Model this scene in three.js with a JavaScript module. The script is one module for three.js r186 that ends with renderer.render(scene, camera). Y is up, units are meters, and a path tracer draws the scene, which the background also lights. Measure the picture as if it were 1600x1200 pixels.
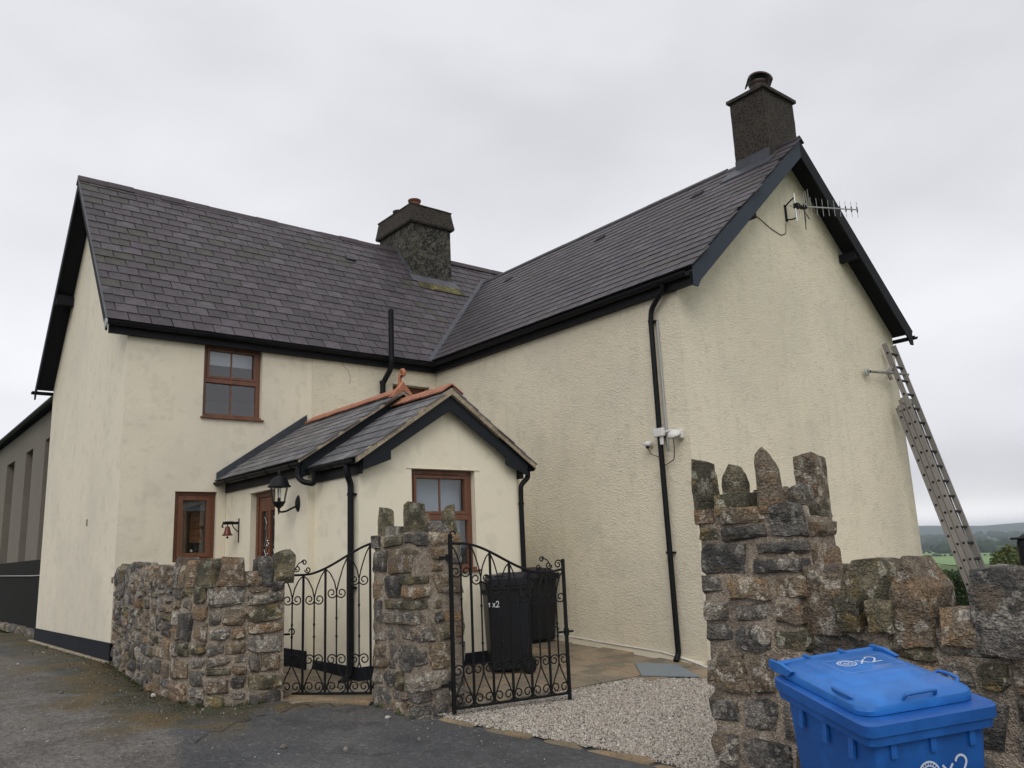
import * as THREE from 'three';
import { mergeGeometries, mergeVertices, toCreasedNormals } from 'three/addons/utils/BufferGeometryUtils.js';
import { ConvexGeometry } from 'three/addons/geometries/ConvexGeometry.js';
import { RoundedBoxGeometry } from 'three/addons/geometries/RoundedBoxGeometry.js';

// ───────────────────────── camera, sky, light, exposure
const scene = new THREE.Scene();
const camera = new THREE.PerspectiveCamera(50.45, 4 / 3, 0.1, 20000);
camera.position.set(-8.1913, 1.6504, 6.4837);
camera.quaternion.setFromRotationMatrix(new THREE.Matrix4().makeBasis(
  new THREE.Vector3(0.777126, -0.040707, 0.628028), new THREE.Vector3(-0.096926, 0.978259, 0.183345), new THREE.Vector3(-0.621837, -0.203354, 0.756284)));
camera.updateMatrixWorld();
scene.add(camera);
const renderer = new THREE.WebGLRenderer({ antialias: true });
renderer.toneMapping = THREE.LinearToneMapping;
renderer.toneMappingExposure = 1.12;
renderer.shadowMap.enabled = true;

// noise: periodic value noise, u and v in turns of the tile
const hash = (x, y, s) => { let h = (x * 374761393 + y * 668265263 + s * 2147483647) | 0; h = Math.imul(h ^ (h >>> 13), 1274126177); h ^= h >>> 16; return (h >>> 0) / 4294967296; };
function pn(u, v, per, s, perV = per) {
  const x = u * per, y = v * perV, xi = Math.floor(x), yi = Math.floor(y), fx = x - xi, fy = y - yi;
  const m = (a, b) => ((a % b) + b) % b, x0 = m(xi, per), x1 = m(xi + 1, per), y0 = m(yi, perV), y1 = m(yi + 1, perV);
  const sx = fx * fx * (3 - 2 * fx), sy = fy * fy * (3 - 2 * fy);
  const a = hash(x0, y0, s), b = hash(x1, y0, s), c = hash(x0, y1, s), d = hash(x1, y1, s);
  return a + (b - a) * sx + (c - a) * sy + (a - b - c + d) * sx * sy;
}
function fbm(u, v, per, oct, s, perV = per) { let a = 0, w = 0.5, t = 0; for (let i = 0; i < oct; i++) { a += w * pn(u, v, per << i, s + i * 17, perV << i); t += w; w *= 0.5; } return a / t; }
const cl = (x, a = 0, b = 1) => Math.min(b, Math.max(a, x));
const ss = (a, b, x) => { const t = cl((x - a) / (b - a)); return t * t * (3 - 2 * t); };
const lerp = (a, b, t) => a + (b - a) * t;
const mix3 = (a, b, t) => [lerp(a[0], b[0], t), lerp(a[1], b[1], t), lerp(a[2], b[2], t)];
function rng(seed) { let a = seed >>> 0; return () => { a = (a + 0x6D2B79F5) | 0; let t = Math.imul(a ^ (a >>> 15), 1 | a); t = (t + Math.imul(t ^ (t >>> 7), 61 | t)) ^ t; return ((t ^ (t >>> 14)) >>> 0) / 4294967296; }; }

// overcast sky: one grey sheet of cloud with soft billows, a paler strip along the horizon
{
  const W = 1024, H = 512, d = new Float32Array(W * H * 4);
  for (let j = 0; j < H; j++) for (let i = 0; i < W; i++) {
    const u = i / W, v = j / H, el = (v - 0.5) * 180;
    const stretch = v * 1.0;
    const big = fbm(u + 0.06, stretch, 9, 5, 11, 9), fine = fbm(u + 0.05 * big, stretch + 0.03 * big, 26, 5, 29, 30);
    let L = 0.715 + 0.26 * (big - 0.5) + 0.20 * (fine - 0.5);
    const az = ((u * 360 - 0) % 360);
    const band = fbm(u, v, 9, 3, 71) * 1.5;
    L += 0.11 * Math.exp(-(((el - 10 - 5 * (band - 0.7)) / 5.5) ** 2));
    L -= 0.10 * Math.exp(-(((el - 4.0 - 0.8 * (band - 0.7)) / 1.6) ** 2));
    L += 0.30 * Math.exp(-(((el - 1.0) / 0.85) ** 2));
    if (el < -0.5) L = 0.5;
    const k = (j * W + i) * 4, warm = Math.exp(-(((el - 1) / 2) ** 2));
    d[k] = L * (0.965 + 0.03 * warm); d[k + 1] = L * (0.975 + 0.01 * warm); d[k + 2] = L * (1.03 - 0.05 * warm); d[k + 3] = 1;
  }
  const sky = new THREE.DataTexture(d, W, H, THREE.RGBAFormat, THREE.FloatType);
  sky.mapping = THREE.EquirectangularReflectionMapping; sky.magFilter = THREE.LinearFilter; sky.minFilter = THREE.LinearFilter; sky.wrapS = THREE.RepeatWrapping; sky.needsUpdate = true;
  scene.background = sky; scene.environment = sky;
}
// the veiled sun, high behind the camera
const sun = new THREE.DirectionalLight(new THREE.Color(1.0, 0.965, 0.91), 1.15);
sun.position.set(-20, 26, 17); sun.target.position.set(0, 2, -3);
sun.castShadow = true; sun.shadow.radius = 70; sun.shadow.mapSize.set(2048, 2048);
Object.assign(sun.shadow.camera, { left: -22, right: 22, top: 22, bottom: -22, near: 1, far: 90 });
scene.add(sun, sun.target);
scene.fog = new THREE.FogExp2(new THREE.Color(0.60, 0.66, 0.78), 0.00017);

// ───────────────────────── helpers
const V = (x, y, z) => new THREE.Vector3(x, y, z);
const taken = new Map();
function numbered(name) { const n = taken.get(name) || 0; taken.set(name, n + 1); return n ? name + '_' + String(n).padStart(3, '0') : name; }
const base = new WeakMap();                        // object -> world place of the frame that its children are given in
function thing(name, label, category, at = [0, 0, 0], group, turn = 0) {
  const o = new THREE.Group(); o.name = numbered(name); o.position.set(...at); o.rotation.y = turn;
  o.userData = { label, category }; if (group) o.userData.group = group;
  scene.add(o); base.set(o, V(...at)); return o;
}
function structure(o, name) { o.name = numbered(name); o.userData.kind = 'structure'; o.castShadow = o.receiveShadow = true; scene.add(o); base.set(o, V(0, 0, 0)); return o; }
// a part whose shape is given in world metres
function wp(parent, name, geo, mat) {
  const m = new THREE.Mesh(geo, mat); m.name = name; m.castShadow = m.receiveShadow = true;
  const b = base.get(parent) || V(0, 0, 0); m.position.copy(b).negate(); base.set(m, V(0, 0, 0)); parent.add(m); return m;
}
// a part whose shape is given in the frame of its parent
function lp(parent, name, geo, mat, pos, rot) {
  const m = new THREE.Mesh(geo, mat); m.name = name; m.castShadow = m.receiveShadow = true;
  if (pos) m.position.set(...pos); if (rot) m.rotation.set(...rot); parent.add(m); base.set(m, V(0, 0, 0)); return m;
}
const bx = (x0, x1, y0, y1, z0, z1, r = 0) => { const w = x1 - x0, h = y1 - y0, d = z1 - z0; const g = r ? new RoundedBoxGeometry(w, h, d, 2, Math.min(r, w / 2.01, h / 2.01, d / 2.01)) : new THREE.BoxGeometry(w, h, d).toNonIndexed(); g.translate((x0 + x1) / 2, (y0 + y1) / 2, (z0 + z1) / 2); return r ? g : boxUv(g); };
const tube = (pts, r, seg = 24, rad = 8, tension = 0.2) => new THREE.TubeGeometry(new THREE.CatmullRomCurve3(pts.map((p) => (p.isVector3 ? p : V(...p))), false, 'catmullrom', tension), seg, r, rad, false);
function polyline(pts, r, rad = 10) {               // pipe with tight bends
  const c = new THREE.CurvePath(); pts = pts.map((p) => V(...p));
  let a = pts[0];
  for (let i = 1; i < pts.length; i++) {
    const b = pts[i];
    if (i < pts.length - 1) {
      const k = Math.min(0.05, b.distanceTo(a) * 0.4, b.distanceTo(pts[i + 1]) * 0.4), e = b.clone().lerp(a, k / b.distanceTo(a)), f = b.clone().lerp(pts[i + 1], k / b.distanceTo(pts[i + 1]));
      c.add(new THREE.LineCurve3(a, e)); c.add(new THREE.QuadraticBezierCurve3(e, b, f)); a = f;
    } else c.add(new THREE.LineCurve3(a, b));
  }
  const P = []; for (const k of c.curves) { const n = k.isLineCurve3 ? 2 : 5; for (let i = 0; i < n; i++) { const p = k.getPoint(i / n); if (!P.length || P[P.length - 1].distanceTo(p) > 1e-4) P.push(p); } } P.push(pts[pts.length - 1]);
  // sweep
  const pos = [], idx = [], uv = []; let up = Math.abs(P[1].clone().sub(P[0]).normalize().y) > 0.9 ? V(1, 0, 0) : V(0, 1, 0);
  for (let i = 0; i < P.length; i++) {
    const t = P[Math.min(i + 1, P.length - 1)].clone().sub(P[Math.max(i - 1, 0)]).normalize(), n = up.clone().addScaledVector(t, -up.dot(t)).normalize(), bb = t.clone().cross(n); up = n;
    for (let j = 0; j <= rad; j++) { const q = j / rad * 6.28319, w = n.clone().multiplyScalar(Math.cos(q) * r).addScaledVector(bb, Math.sin(q) * r).add(P[i]); pos.push(w.x, w.y, w.z); uv.push(j / rad, i); }
  }
  for (let i = 0; i < P.length - 1; i++) for (let j = 0; j < rad; j++) { const q = i * (rad + 1) + j; idx.push(q, q + 1, q + rad + 1, q + 1, q + rad + 2, q + rad + 1); }
  const g = new THREE.BufferGeometry(); g.setAttribute('position', new THREE.Float32BufferAttribute(pos, 3)); g.setAttribute('uv', new THREE.Float32BufferAttribute(uv, 2)); g.setIndex(idx); g.computeVertexNormals(); return g;
}
const merge = (l) => mergeGeometries(l.map((g) => { const h = g.index ? g.toNonIndexed() : g; for (const k of Object.keys(h.attributes)) if (!['position', 'normal', 'uv'].includes(k)) h.deleteAttribute(k); return h; }));
// shape given in (a, b), pushed along the third axis; axis 'z': (x, y) from z0 to z1; axis 'x': (z, y) from x0 to x1
function slab(pts, lo, hi, axis = 'z', holes = [], bevel = 0) {
  const s = new THREE.Shape(pts.map((p) => new THREE.Vector2(axis === 'x' ? -p[0] : p[0], p[1])));
  for (const h of holes) s.holes.push(new THREE.Path(h.map((p) => new THREE.Vector2(axis === 'x' ? -p[0] : p[0], p[1]))));
  const g = new THREE.ExtrudeGeometry(s, { depth: hi - lo - 2 * bevel, bevelEnabled: bevel > 0, bevelSize: bevel, bevelThickness: bevel, bevelSegments: 1, bevelOffset: -bevel, curveSegments: 10 });
  g.translate(0, 0, lo + bevel);
  if (axis === 'x') g.rotateY(Math.PI / 2);        // (a, b, c) -> (c, b, -a)
  return g;
}
const rect = (a0, a1, b0, b1) => [[a0, b0], [a1, b0], [a1, b1], [a0, b1]];
function place(parent, name, geo, mat, pos, X, Y, Z) { // shared shape set down with its own axes
  const m = new THREE.Mesh(geo, mat); m.name = name; m.castShadow = m.receiveShadow = true;
  m.quaternion.setFromRotationMatrix(new THREE.Matrix4().makeBasis(X, Y, Z)); m.position.copy(pos); const b = base.get(parent); if (b && !parent.isMesh) m.position.sub(b); parent.add(m); return m;
}

// ───────────────────────── textures
function tex(size, fn, srgb = true, h = size) {
  const d = new Uint8Array(size * h * 4);
  for (let j = 0; j < h; j++) for (let i = 0; i < size; i++) { const c = fn((i + 0.5) / size, (j + 0.5) / h), k = (j * size + i) * 4; if (typeof c === 'number') d[k] = d[k + 1] = d[k + 2] = cl(c) * 255; else { d[k] = cl(c[0], 0, 255); d[k + 1] = cl(c[1], 0, 255); d[k + 2] = cl(c[2], 0, 255); } d[k + 3] = 255; }
  const t = new THREE.DataTexture(d, size, h); t.wrapS = t.wrapT = THREE.RepeatWrapping; t.magFilter = THREE.LinearFilter; t.minFilter = THREE.LinearMipmapLinearFilter; t.generateMipmaps = true; if (srgb) t.colorSpace = THREE.SRGBColorSpace; t.needsUpdate = true; return t;
}
const scaled = (t, m, my = m) => { const c = t.clone(); c.repeat.set(1 / m, 1 / my); c.needsUpdate = true; return c; };
const std = (o) => new THREE.MeshStandardMaterial(o), dull = (o) => new THREE.MeshPhysicalMaterial({ specularIntensity: 0.35, ...o });
const lin = (r, g, b) => new THREE.Color().setRGB(r, g, b);

const T = {};
T.rough = tex(1024, (u, v) => { const w = 0.012 * fbm(u, v, 24, 2, 5); const a = fbm(u + w, v, 90, 2, 3, 120), b = fbm(u, v + w, 170, 2, 8, 190), q = fbm(u, v, 50, 2, 12, 70), z = fbm(u, v, 16, 2, 14); return 0.05 + 0.34 * ss(0.25, 0.75, a) + 0.42 * b + 0.2 * q + 0.1 * z; });
T.smooth = tex(512, (u, v) => 0.5 + 0.45 * (fbm(u, v, 10, 5, 21) - 0.5) + 0.18 * (fbm(u, v, 90, 2, 23, 60) - 0.5));
T.wash = tex(1024, (u, v) => {        // limewash-cream paint, with grey and ochre weathering
  const a = fbm(u, v, 4, 6, 31), b = fbm(u, v, 7, 5, 37, 3), c = fbm(u, v, 60, 3, 41), st = fbm(u, v, 40, 3, 47, 3);
  let k = [236, 229, 208]; k = mix3(k, [225, 219, 201], ss(0.38, 0.7, a)); k = mix3(k, [230, 219, 193], 0.4 * ss(0.5, 0.8, b)); k = mix3(k, [200, 194, 176], 0.28 * ss(0.55, 0.8, c)); k = mix3(k, [206, 201, 184], 0.18 * ss(0.56, 0.8, st)); k = mix3(k, [205, 200, 184], 0.22 * ss(0.62, 0.8, fbm(u, v, 11, 5, 45)));
  return k;
});
T.slate = tex(512, (u, v) => { const a = fbm(u, v, 6, 5, 51), b = fbm(u, v, 30, 4, 53, 60), c = fbm(u, v, 14, 4, 57); let k = 178 + 90 * (a - 0.5) + 50 * (b - 0.5); let o = [k, k * 0.97, k * 0.99]; o = mix3(o, [235, 230, 225], 0.5 * ss(0.62, 0.78, c)); return o; });
T.slateB = tex(512, (u, v) => 0.5 + 0.5 * (fbm(u, v, 9, 5, 59, 14) - 0.5) + 0.25 * (fbm(u, v, 60, 2, 63) - 0.5));
const stoneTone = (s, base0, dark, warm, pale) => (u, v) => {
  const a = fbm(u, v, 3, 6, s), b = fbm(u, v, 5, 6, s + 3), c = fbm(u, v, 4, 6, s + 7), d = fbm(u, v, 9, 5, s + 11), e = fbm(u, v, 70, 3, s + 13), cr = Math.abs(fbm(u, v, 6, 5, s + 19, 10) - 0.5);
  let k = mix3(base0, dark, ss(0.44, 0.62, a)); k = mix3(k, warm, 0.85 * ss(0.52, 0.66, b)); k = mix3(k, pale, 0.8 * ss(0.585, 0.68, c)); k = mix3(k, [196, 194, 186], 0.75 * ss(0.64, 0.70, d));
  k = mix3(k, [48, 46, 44], 0.45 * ss(0.016, 0.003, cr)); const n = 1 + 0.85 * (e - 0.5); return [k[0] * n, k[1] * n, k[2] * n];
};
T.stoneGrey = tex(512, stoneTone(101, [132, 128, 122], [92, 92, 92], [134, 121, 106], [172, 168, 162]));
T.stoneBrown = tex(512, stoneTone(151, [138, 127, 112], [106, 99, 90], [150, 128, 102], [162, 156, 145]));
T.stoneMoss = tex(512, stoneTone(201, [132, 125, 106], [92, 89, 76], [146, 128, 92], [158, 156, 142]));
T.stoneB = tex(512, (u, v) => { const a = fbm(u, v, 5, 6, 251), r = 1 - Math.abs(2 * fbm(u, v, 7, 5, 257, 14) - 1), f = fbm(u, v, 64, 3, 259); return 0.5 * a + 0.3 * r + 0.28 * f; });
T.mortar = tex(512, (u, v) => { const a = fbm(u, v, 6, 5, 301), e = fbm(u, v, 90, 2, 307), g = fbm(u, v, 140, 1, 311), w = fbm(u, v, 9, 5, 313); let k = mix3([158, 147, 132], [130, 121, 110], ss(0.42, 0.68, a)); k = mix3(k, [184, 177, 166], 0.7 * ss(0.58, 0.72, w)); k = mix3(k, [176, 164, 150], 0.6 * ss(0.72, 0.85, g)); const n = 1 + 0.5 * (e - 0.5); return k.map((q) => q * n); });
T.mortarB = tex(512, (u, v) => 0.5 * fbm(u, v, 12, 5, 321) + 0.5 * fbm(u, v, 80, 3, 323));
T.grain = tex(512, (u, v) => 0.45 * fbm(u, v, 60, 3, 331) + 0.4 * fbm(u, v, 130, 2, 333) + 0.15 * fbm(u, v, 6, 3, 337));
T.flag = tex(512, (u, v) => { const a = fbm(u, v, 4, 6, 341), b = fbm(u, v, 3, 4, 343, 9), e = fbm(u, v, 80, 2, 347); let k = mix3([166, 152, 130], [136, 128, 112], ss(0.4, 0.65, a)); k = mix3(k, [168, 142, 118], 0.6 * ss(0.5, 0.7, b)); const n = 1 + 0.25 * (e - 0.5); return k.map((q) => q * n); });
T.chip = tex(512, (u, v) => { const a = fbm(u, v, 110, 2, 351), b = fbm(u, v, 70, 2, 353), c = fbm(u, v, 5, 4, 355); let k = mix3([182, 172, 158], [112, 103, 94], ss(0.52, 0.68, a)); k = mix3(k, [214, 206, 194], ss(0.55, 0.7, b)); const n = 0.92 + 0.16 * c; return k.map((q) => q * n); });
T.dash = tex(512, (u, v) => { const a = fbm(u, v, 26, 3, 361), b = fbm(u, v, 7, 4, 363), c = fbm(u, v, 5, 5, 367), f = fbm(u, v, 40, 2, 369); let k = mix3([78, 75, 66], [30, 30, 27], ss(0.46, 0.54, a)); k = mix3(k, [128, 124, 112], 0.6 * ss(0.55, 0.64, f * 0.55 + b * 0.5)); k = mix3(k, [84, 84, 62], 0.4 * ss(0.55, 0.7, c)); return k; });
T.dashDark = tex(512, (u, v) => { const a = fbm(u, v, 50, 3, 371), b = fbm(u, v, 6, 4, 373); let k = mix3([64, 56, 48], [36, 32, 29], ss(0.4, 0.62, a)); k = mix3(k, [92, 84, 74], 0.6 * ss(0.6, 0.75, b * 0.5 + a * 0.5)); return k; });
T.worn = tex(256, (u, v) => { const a = fbm(u, v, 6, 5, 381), b = fbm(u, v, 40, 2, 383, 6); return 0.6 + 0.35 * (a - 0.5) + 0.25 * (b - 0.5); });

T.scuff = tex(512, (u, v) => { const a = fbm(u, v, 5, 6, 391), s = Math.abs(fbm(u, v, 8, 4, 393, 60) - 0.5), s2 = Math.abs(fbm(u, v, 50, 4, 395, 9) - 0.5), d = fbm(u, v, 16, 5, 397); let k = [206, 212, 220]; k = mix3(k, [236, 240, 244], ss(0.5, 0.7, a)); k = mix3(k, [255, 255, 255], 0.7 * ss(0.012, 0.002, s) * ss(0.45, 0.6, d)); k = mix3(k, [255, 252, 246], 0.6 * ss(0.01, 0.002, s2) * ss(0.5, 0.6, a)); k = mix3(k, [214, 206, 196], 0.35 * ss(0.66, 0.74, d)); return k; });
// ───────────────────────── materials
const M = {};
M.rough = std({ map: scaled(T.wash, 5.2), bumpMap: scaled(T.rough, 1.7), bumpScale: 0.0085, roughness: 0.93, color: lin(0.85, 0.828, 0.80) });
M.smooth = std({ map: scaled(T.wash, 7.3), bumpMap: scaled(T.smooth, 1.6), bumpScale: 0.010, roughness: 0.85, color: lin(0.87, 0.855, 0.845) });
M.porch = std({ map: scaled(T.wash, 9.1), bumpMap: scaled(T.smooth, 2.3), bumpScale: 0.006, roughness: 0.8, color: lin(0.94, 0.93, 0.915) });
M.black = dull({ color: lin(0.007, 0.0075, 0.009), roughness: 0.5 });
M.blackMatt = dull({ color: lin(0.009, 0.0095, 0.012), roughness: 0.7, bumpMap: scaled(T.worn, 0.8), bumpScale: 0.003 });
M.barge = dull({ color: lin(0.032, 0.042, 0.058), roughness: 0.6, bumpMap: scaled(T.worn, 0.5), bumpScale: 0.003 });
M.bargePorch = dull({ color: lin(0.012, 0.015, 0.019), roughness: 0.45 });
M.plinth = dull({ color: lin(0.011, 0.013, 0.018), roughness: 0.75, bumpMap: scaled(T.smooth, 0.8), bumpScale: 0.008 });
M.slate = std({ map: scaled(T.slate, 0.9), bumpMap: scaled(T.slateB, 0.5), bumpScale: 0.005, roughness: 0.56, vertexColors: true });
M.ridge = std({ map: scaled(T.slate, 0.7), bumpMap: scaled(T.slateB, 0.4), bumpScale: 0.005, roughness: 0.7, color: lin(0.10, 0.075, 0.082) });
M.ridgeDark = std({ map: scaled(T.slate, 0.7), bumpMap: scaled(T.slateB, 0.4), bumpScale: 0.005, roughness: 0.65, color: lin(0.055, 0.052, 0.055) });
M.lead = std({ color: lin(0.17, 0.19, 0.21), map: scaled(T.slate, 0.8), roughness: 0.55, metalness: 0.0, bumpMap: scaled(T.worn, 0.6), bumpScale: 0.004 });
M.leadDark = std({ color: lin(0.08, 0.095, 0.115), map: scaled(T.slate, 0.8), roughness: 0.5, bumpMap: scaled(T.worn, 0.6), bumpScale: 0.004 });
M.leadLichen = std({ color: lin(0.42, 0.40, 0.20), map: T.stoneMoss, roughness: 0.85 });
M.cement = std({ color: lin(1.0, 0.96, 0.86), map: scaled(T.mortar, 0.6), bumpMap: scaled(T.mortarB, 0.4), bumpScale: 0.01, roughness: 0.95 });
M.terra = std({ color: lin(0.85, 0.37, 0.20), roughness: 0.75, map: scaled(T.slate, 0.7), bumpMap: scaled(T.grain, 0.5), bumpScale: 0.002 });
M.pot = std({ color: lin(0.30, 0.11, 0.065), roughness: 0.8, map: scaled(T.slate, 0.5) });
M.potDark = std({ color: lin(0.07, 0.032, 0.024), roughness: 0.6, map: scaled(T.slate, 0.5) });
M.dash = std({ color: lin(0.78, 0.78, 0.76), map: scaled(T.dash, 0.9), bumpMap: scaled(T.grain, 1.0), bumpScale: 0.03, roughness: 0.95 });
M.dashDark = std({ map: scaled(T.dashDark, 0.9), bumpMap: scaled(T.grain, 1.0), bumpScale: 0.03, roughness: 0.95 });
M.pvc = std({ color: lin(0.40, 0.155, 0.075), roughness: 0.42, map: scaled(T.worn, 0.5, 0.08) });
M.glass = new THREE.MeshPhysicalMaterial({ color: lin(0.86, 0.9, 0.93), transmission: 1, thickness: 0, roughness: 0.0, ior: 1.9 });
M.frost = new THREE.MeshPhysicalMaterial({ color: lin(0.7, 0.78, 0.82), transmission: 0.75, thickness: 0, roughness: 0.28, ior: 1.6 });
M.blind = std({ color: lin(0.62, 0.65, 0.70), roughness: 0.9 });
M.curtain = std({ color: lin(0.34, 0.20, 0.11), roughness: 0.95 });
M.roomWood = std({ color: lin(0.85, 0.36, 0.10), roughness: 0.6, map: scaled(T.worn, 0.6, 0.1) });
M.room = std({ color: lin(0.34, 0.38, 0.41), roughness: 0.95 });
M.iron = dull({ color: lin(0.009, 0.009, 0.01), roughness: 0.45 });
M.castIron = dull({ color: lin(0.012, 0.012, 0.014), roughness: 0.5 });
M.bell = std({ color: lin(0.12, 0.035, 0.025), roughness: 0.35, metalness: 0.5 });
M.white = std({ color: lin(0.66, 0.66, 0.64), roughness: 0.45 });
M.conduit = std({ color: lin(0.34, 0.35, 0.34), roughness: 0.6 });
M.chrome = std({ color: lin(0.7, 0.7, 0.68), roughness: 0.25, metalness: 1 });
M.alu = std({ color: lin(0.66, 0.62, 0.58), roughness: 0.7, metalness: 0.1, map: scaled(T.worn, 0.4, 1.2) });
M.aluBright = std({ color: lin(0.62, 0.63, 0.64), roughness: 0.4, metalness: 0.6 });
M.hole = std({ color: lin(0.01, 0.01, 0.01), roughness: 0.8 });
M.blue = std({ color: lin(0.016, 0.135, 0.48), map: scaled(T.scuff, 0.9), roughness: 0.45, bumpMap: scaled(T.grain, 0.3), bumpScale: 0.0006 });
M.blueLid = std({ color: lin(0.028, 0.205, 0.62), map: scaled(T.scuff, 0.8), roughness: 0.4, bumpMap: scaled(T.grain, 0.3), bumpScale: 0.0006 });
M.binBlack = dull({ color: lin(0.014, 0.015, 0.017), roughness: 0.45, bumpMap: scaled(T.grain, 0.3), bumpScale: 0.0006 });
M.binLid = dull({ color: lin(0.02, 0.02, 0.026), roughness: 0.4 });
M.rubber = dull({ color: lin(0.008, 0.008, 0.008), roughness: 0.8 });
M.mortar = std({ map: scaled(T.mortar, 0.75), bumpMap: scaled(T.mortarB, 0.5), bumpScale: 0.03, roughness: 0.97, color: lin(0.92, 0.885, 0.85) });
M.flags = [[0.70, 0.69, 0.66], [0.63, 0.62, 0.59], [0.73, 0.69, 0.64], [0.58, 0.57, 0.55]].map((c) => std({ map: scaled(T.flag, 1.1), bumpMap: scaled(T.mortarB, 0.9), bumpScale: 0.008, roughness: 0.8, color: lin(...c) }));
M.kerb = std({ map: scaled(T.flag, 0.9), bumpMap: scaled(T.mortarB, 0.5), bumpScale: 0.012, roughness: 0.95, color: lin(0.68, 0.64, 0.54) });
M.chipBed = std({ map: scaled(T.chip, 1.2), bumpMap: scaled(T.grain, 1.2), bumpScale: 0.02, roughness: 0.97, color: lin(0.8, 0.78, 0.76) });
M.steelPlate = std({ color: lin(0.20, 0.235, 0.26), roughness: 0.55, metalness: 0.2, bumpMap: scaled(T.grain, 0.5), bumpScale: 0.002 });
const sm = (m, s, c, rg = 0.92) => c.map((k) => std({ map: scaled(m, s), bumpMap: scaled(T.stoneB, 0.42), bumpScale: 0.035, roughness: rg, color: lin(...k) }));
const stoneMats = {
  grey: sm(T.stoneGrey, 0.55, [[0.76, 0.71, 0.65], [0.60, 0.565, 0.525], [0.88, 0.82, 0.74]]),
  dark: sm(T.stoneGrey, 0.6, [[0.41, 0.395, 0.375], [0.50, 0.475, 0.445]], 0.85),
  brown: sm(T.stoneBrown, 0.55, [[0.76, 0.71, 0.65], [0.62, 0.585, 0.545], [0.86, 0.78, 0.68]]),
  rust: sm(T.stoneBrown, 0.5, [[0.78, 0.66, 0.56], [0.62, 0.54, 0.48]]),
  moss: sm(T.stoneMoss, 0.5, [[0.58, 0.56, 0.50], [0.74, 0.71, 0.62]]),
};
const pick = (a, r) => a[Math.floor(r() * a.length) % a.length];
function anyStone(r) { const q = r(); return pick(stoneMats[q < 0.40 ? 'grey' : q < 0.57 ? 'dark' : q < 0.83 ? 'brown' : q < 0.88 ? 'rust' : 'moss'], r); }

// height of the ground: it climbs gently from the camera up to the house
const GZ = [[-30, 0.40], [-11, 0.46], [-5.7, 0.47], [-4, 0.41], [-2.5, 0.375], [-1.5, 0.325], [-0.45, 0.25], [0, 0.21], [2, 0.08], [4.5, -0.01], [6.5, -0.15], [8, -0.22], [16, -0.5]];
function gz(z) { if (z <= GZ[0][0]) return GZ[0][1]; for (let i = 1; i < GZ.length; i++) if (z <= GZ[i][0]) return lerp(GZ[i - 1][1], GZ[i][1], (z - GZ[i - 1][0]) / (GZ[i][0] - GZ[i - 1][0])); return GZ[GZ.length - 1][1]; }
const gh = (x, z) => 0.25 * (gz(z - 0.35) + 2 * gz(z) + gz(z + 0.35)) + ss(2.5, 4, z) * ss(-3, -3.9, x) * 0.1 * cl(x + 4.6, -1.2, 0.6) - 0.035 * cl((-6.2 - x) / 3, 0, 1.2);
function sheet(x0, x1, z0, z1, nx, nz, yf, inside) {  // uv in metres
  const p = [], uv = [], idx = [];
  for (let j = 0; j <= nz; j++) for (let i = 0; i <= nx; i++) { const x = lerp(x0, x1, i / nx), z = lerp(z0, z1, j / nz); p.push(x, yf(x, z), z); uv.push(x, -z); }
  for (let j = 0; j < nz; j++) for (let i = 0; i < nx; i++) {
    const x = lerp(x0, x1, (i + 0.5) / nx), z = lerp(z0, z1, (j + 0.5) / nz); if (inside && !inside(x, z)) continue;
    const a = j * (nx + 1) + i; idx.push(a, a + nx + 1, a + 1, a + 1, a + nx + 1, a + nx + 2);
  }
  const g = new THREE.BufferGeometry(); g.setAttribute('position', new THREE.Float32BufferAttribute(p, 3)); g.setAttribute('uv', new THREE.Float32BufferAttribute(uv, 2)); g.setIndex(idx); g.computeVertexNormals(); return g;
}
// ───────────────────────── ground, far land
const far = { h(x, z) { const r = Math.hypot(x, z); const d = ss(14, 420, r); const roll = (fbm(x / 5000 + 0.37, z / 5000 + 0.81, 9, 4, 907) - 0.5);
  return lerp(gh(x, z) - 0.09, -24 + roll * 16 * ss(150, 600, r), d) + ss(1500, 4300, r) * (60 + 50 * roll) ; } };
{
  const R = [0], A = 160; let q = 3; while (q < 4800) { R.push(q); q *= 1.07; }
  const p = [], c = [], uv = [], idx = [], L = (a) => a.map((e) => Math.pow(e / 255, 2.2));
  for (const r of R) for (let k = 0; k <= A; k++) {
    const t = k / A * 2 * Math.PI, x = r * Math.cos(t), z = r * Math.sin(t); p.push(x, far.h(x, z), z); uv.push(x, -z);
    const cell = hash(Math.floor(t * 14 / 1.2), Math.floor(Math.log(r + 40) * 5.5), 77), n = fbm(x / 900 + 5, z / 900 + 5, 30, 3, 81);
    let col = r < 90 ? L([78, 96, 50]) : cell < 0.42 ? L([112, 146, 78]) : cell < 0.7 ? L([96, 124, 66]) : cell < 0.85 ? L([134, 146, 96]) : L([70, 92, 56]);
    if (r > 90 && r < 1100 && cell < 0.8) col = L([112, 140, 80]); if (r > 1100) col = mix3(col, L([62, 80, 58]), ss(1100, 1900, r)); const f = 0.85 + 0.3 * n; c.push(col[0] * f, col[1] * f, col[2] * f);
  }
  for (let j = 0; j < R.length - 1; j++) for (let k = 0; k < A; k++) { const a = j * (A + 1) + k; idx.push(a, a + 1, a + A + 1, a + 1, a + A + 2, a + A + 1); }
  const g = new THREE.BufferGeometry(); g.setAttribute('position', new THREE.Float32BufferAttribute(p, 3)); g.setAttribute('color', new THREE.Float32BufferAttribute(c, 3)); g.setAttribute('uv', new THREE.Float32BufferAttribute(uv, 2)); g.setIndex(idx); g.computeVertexNormals();
  structure(new THREE.Mesh(g, std({ vertexColors: true, roughness: 1 })), 'ground');
}
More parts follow.
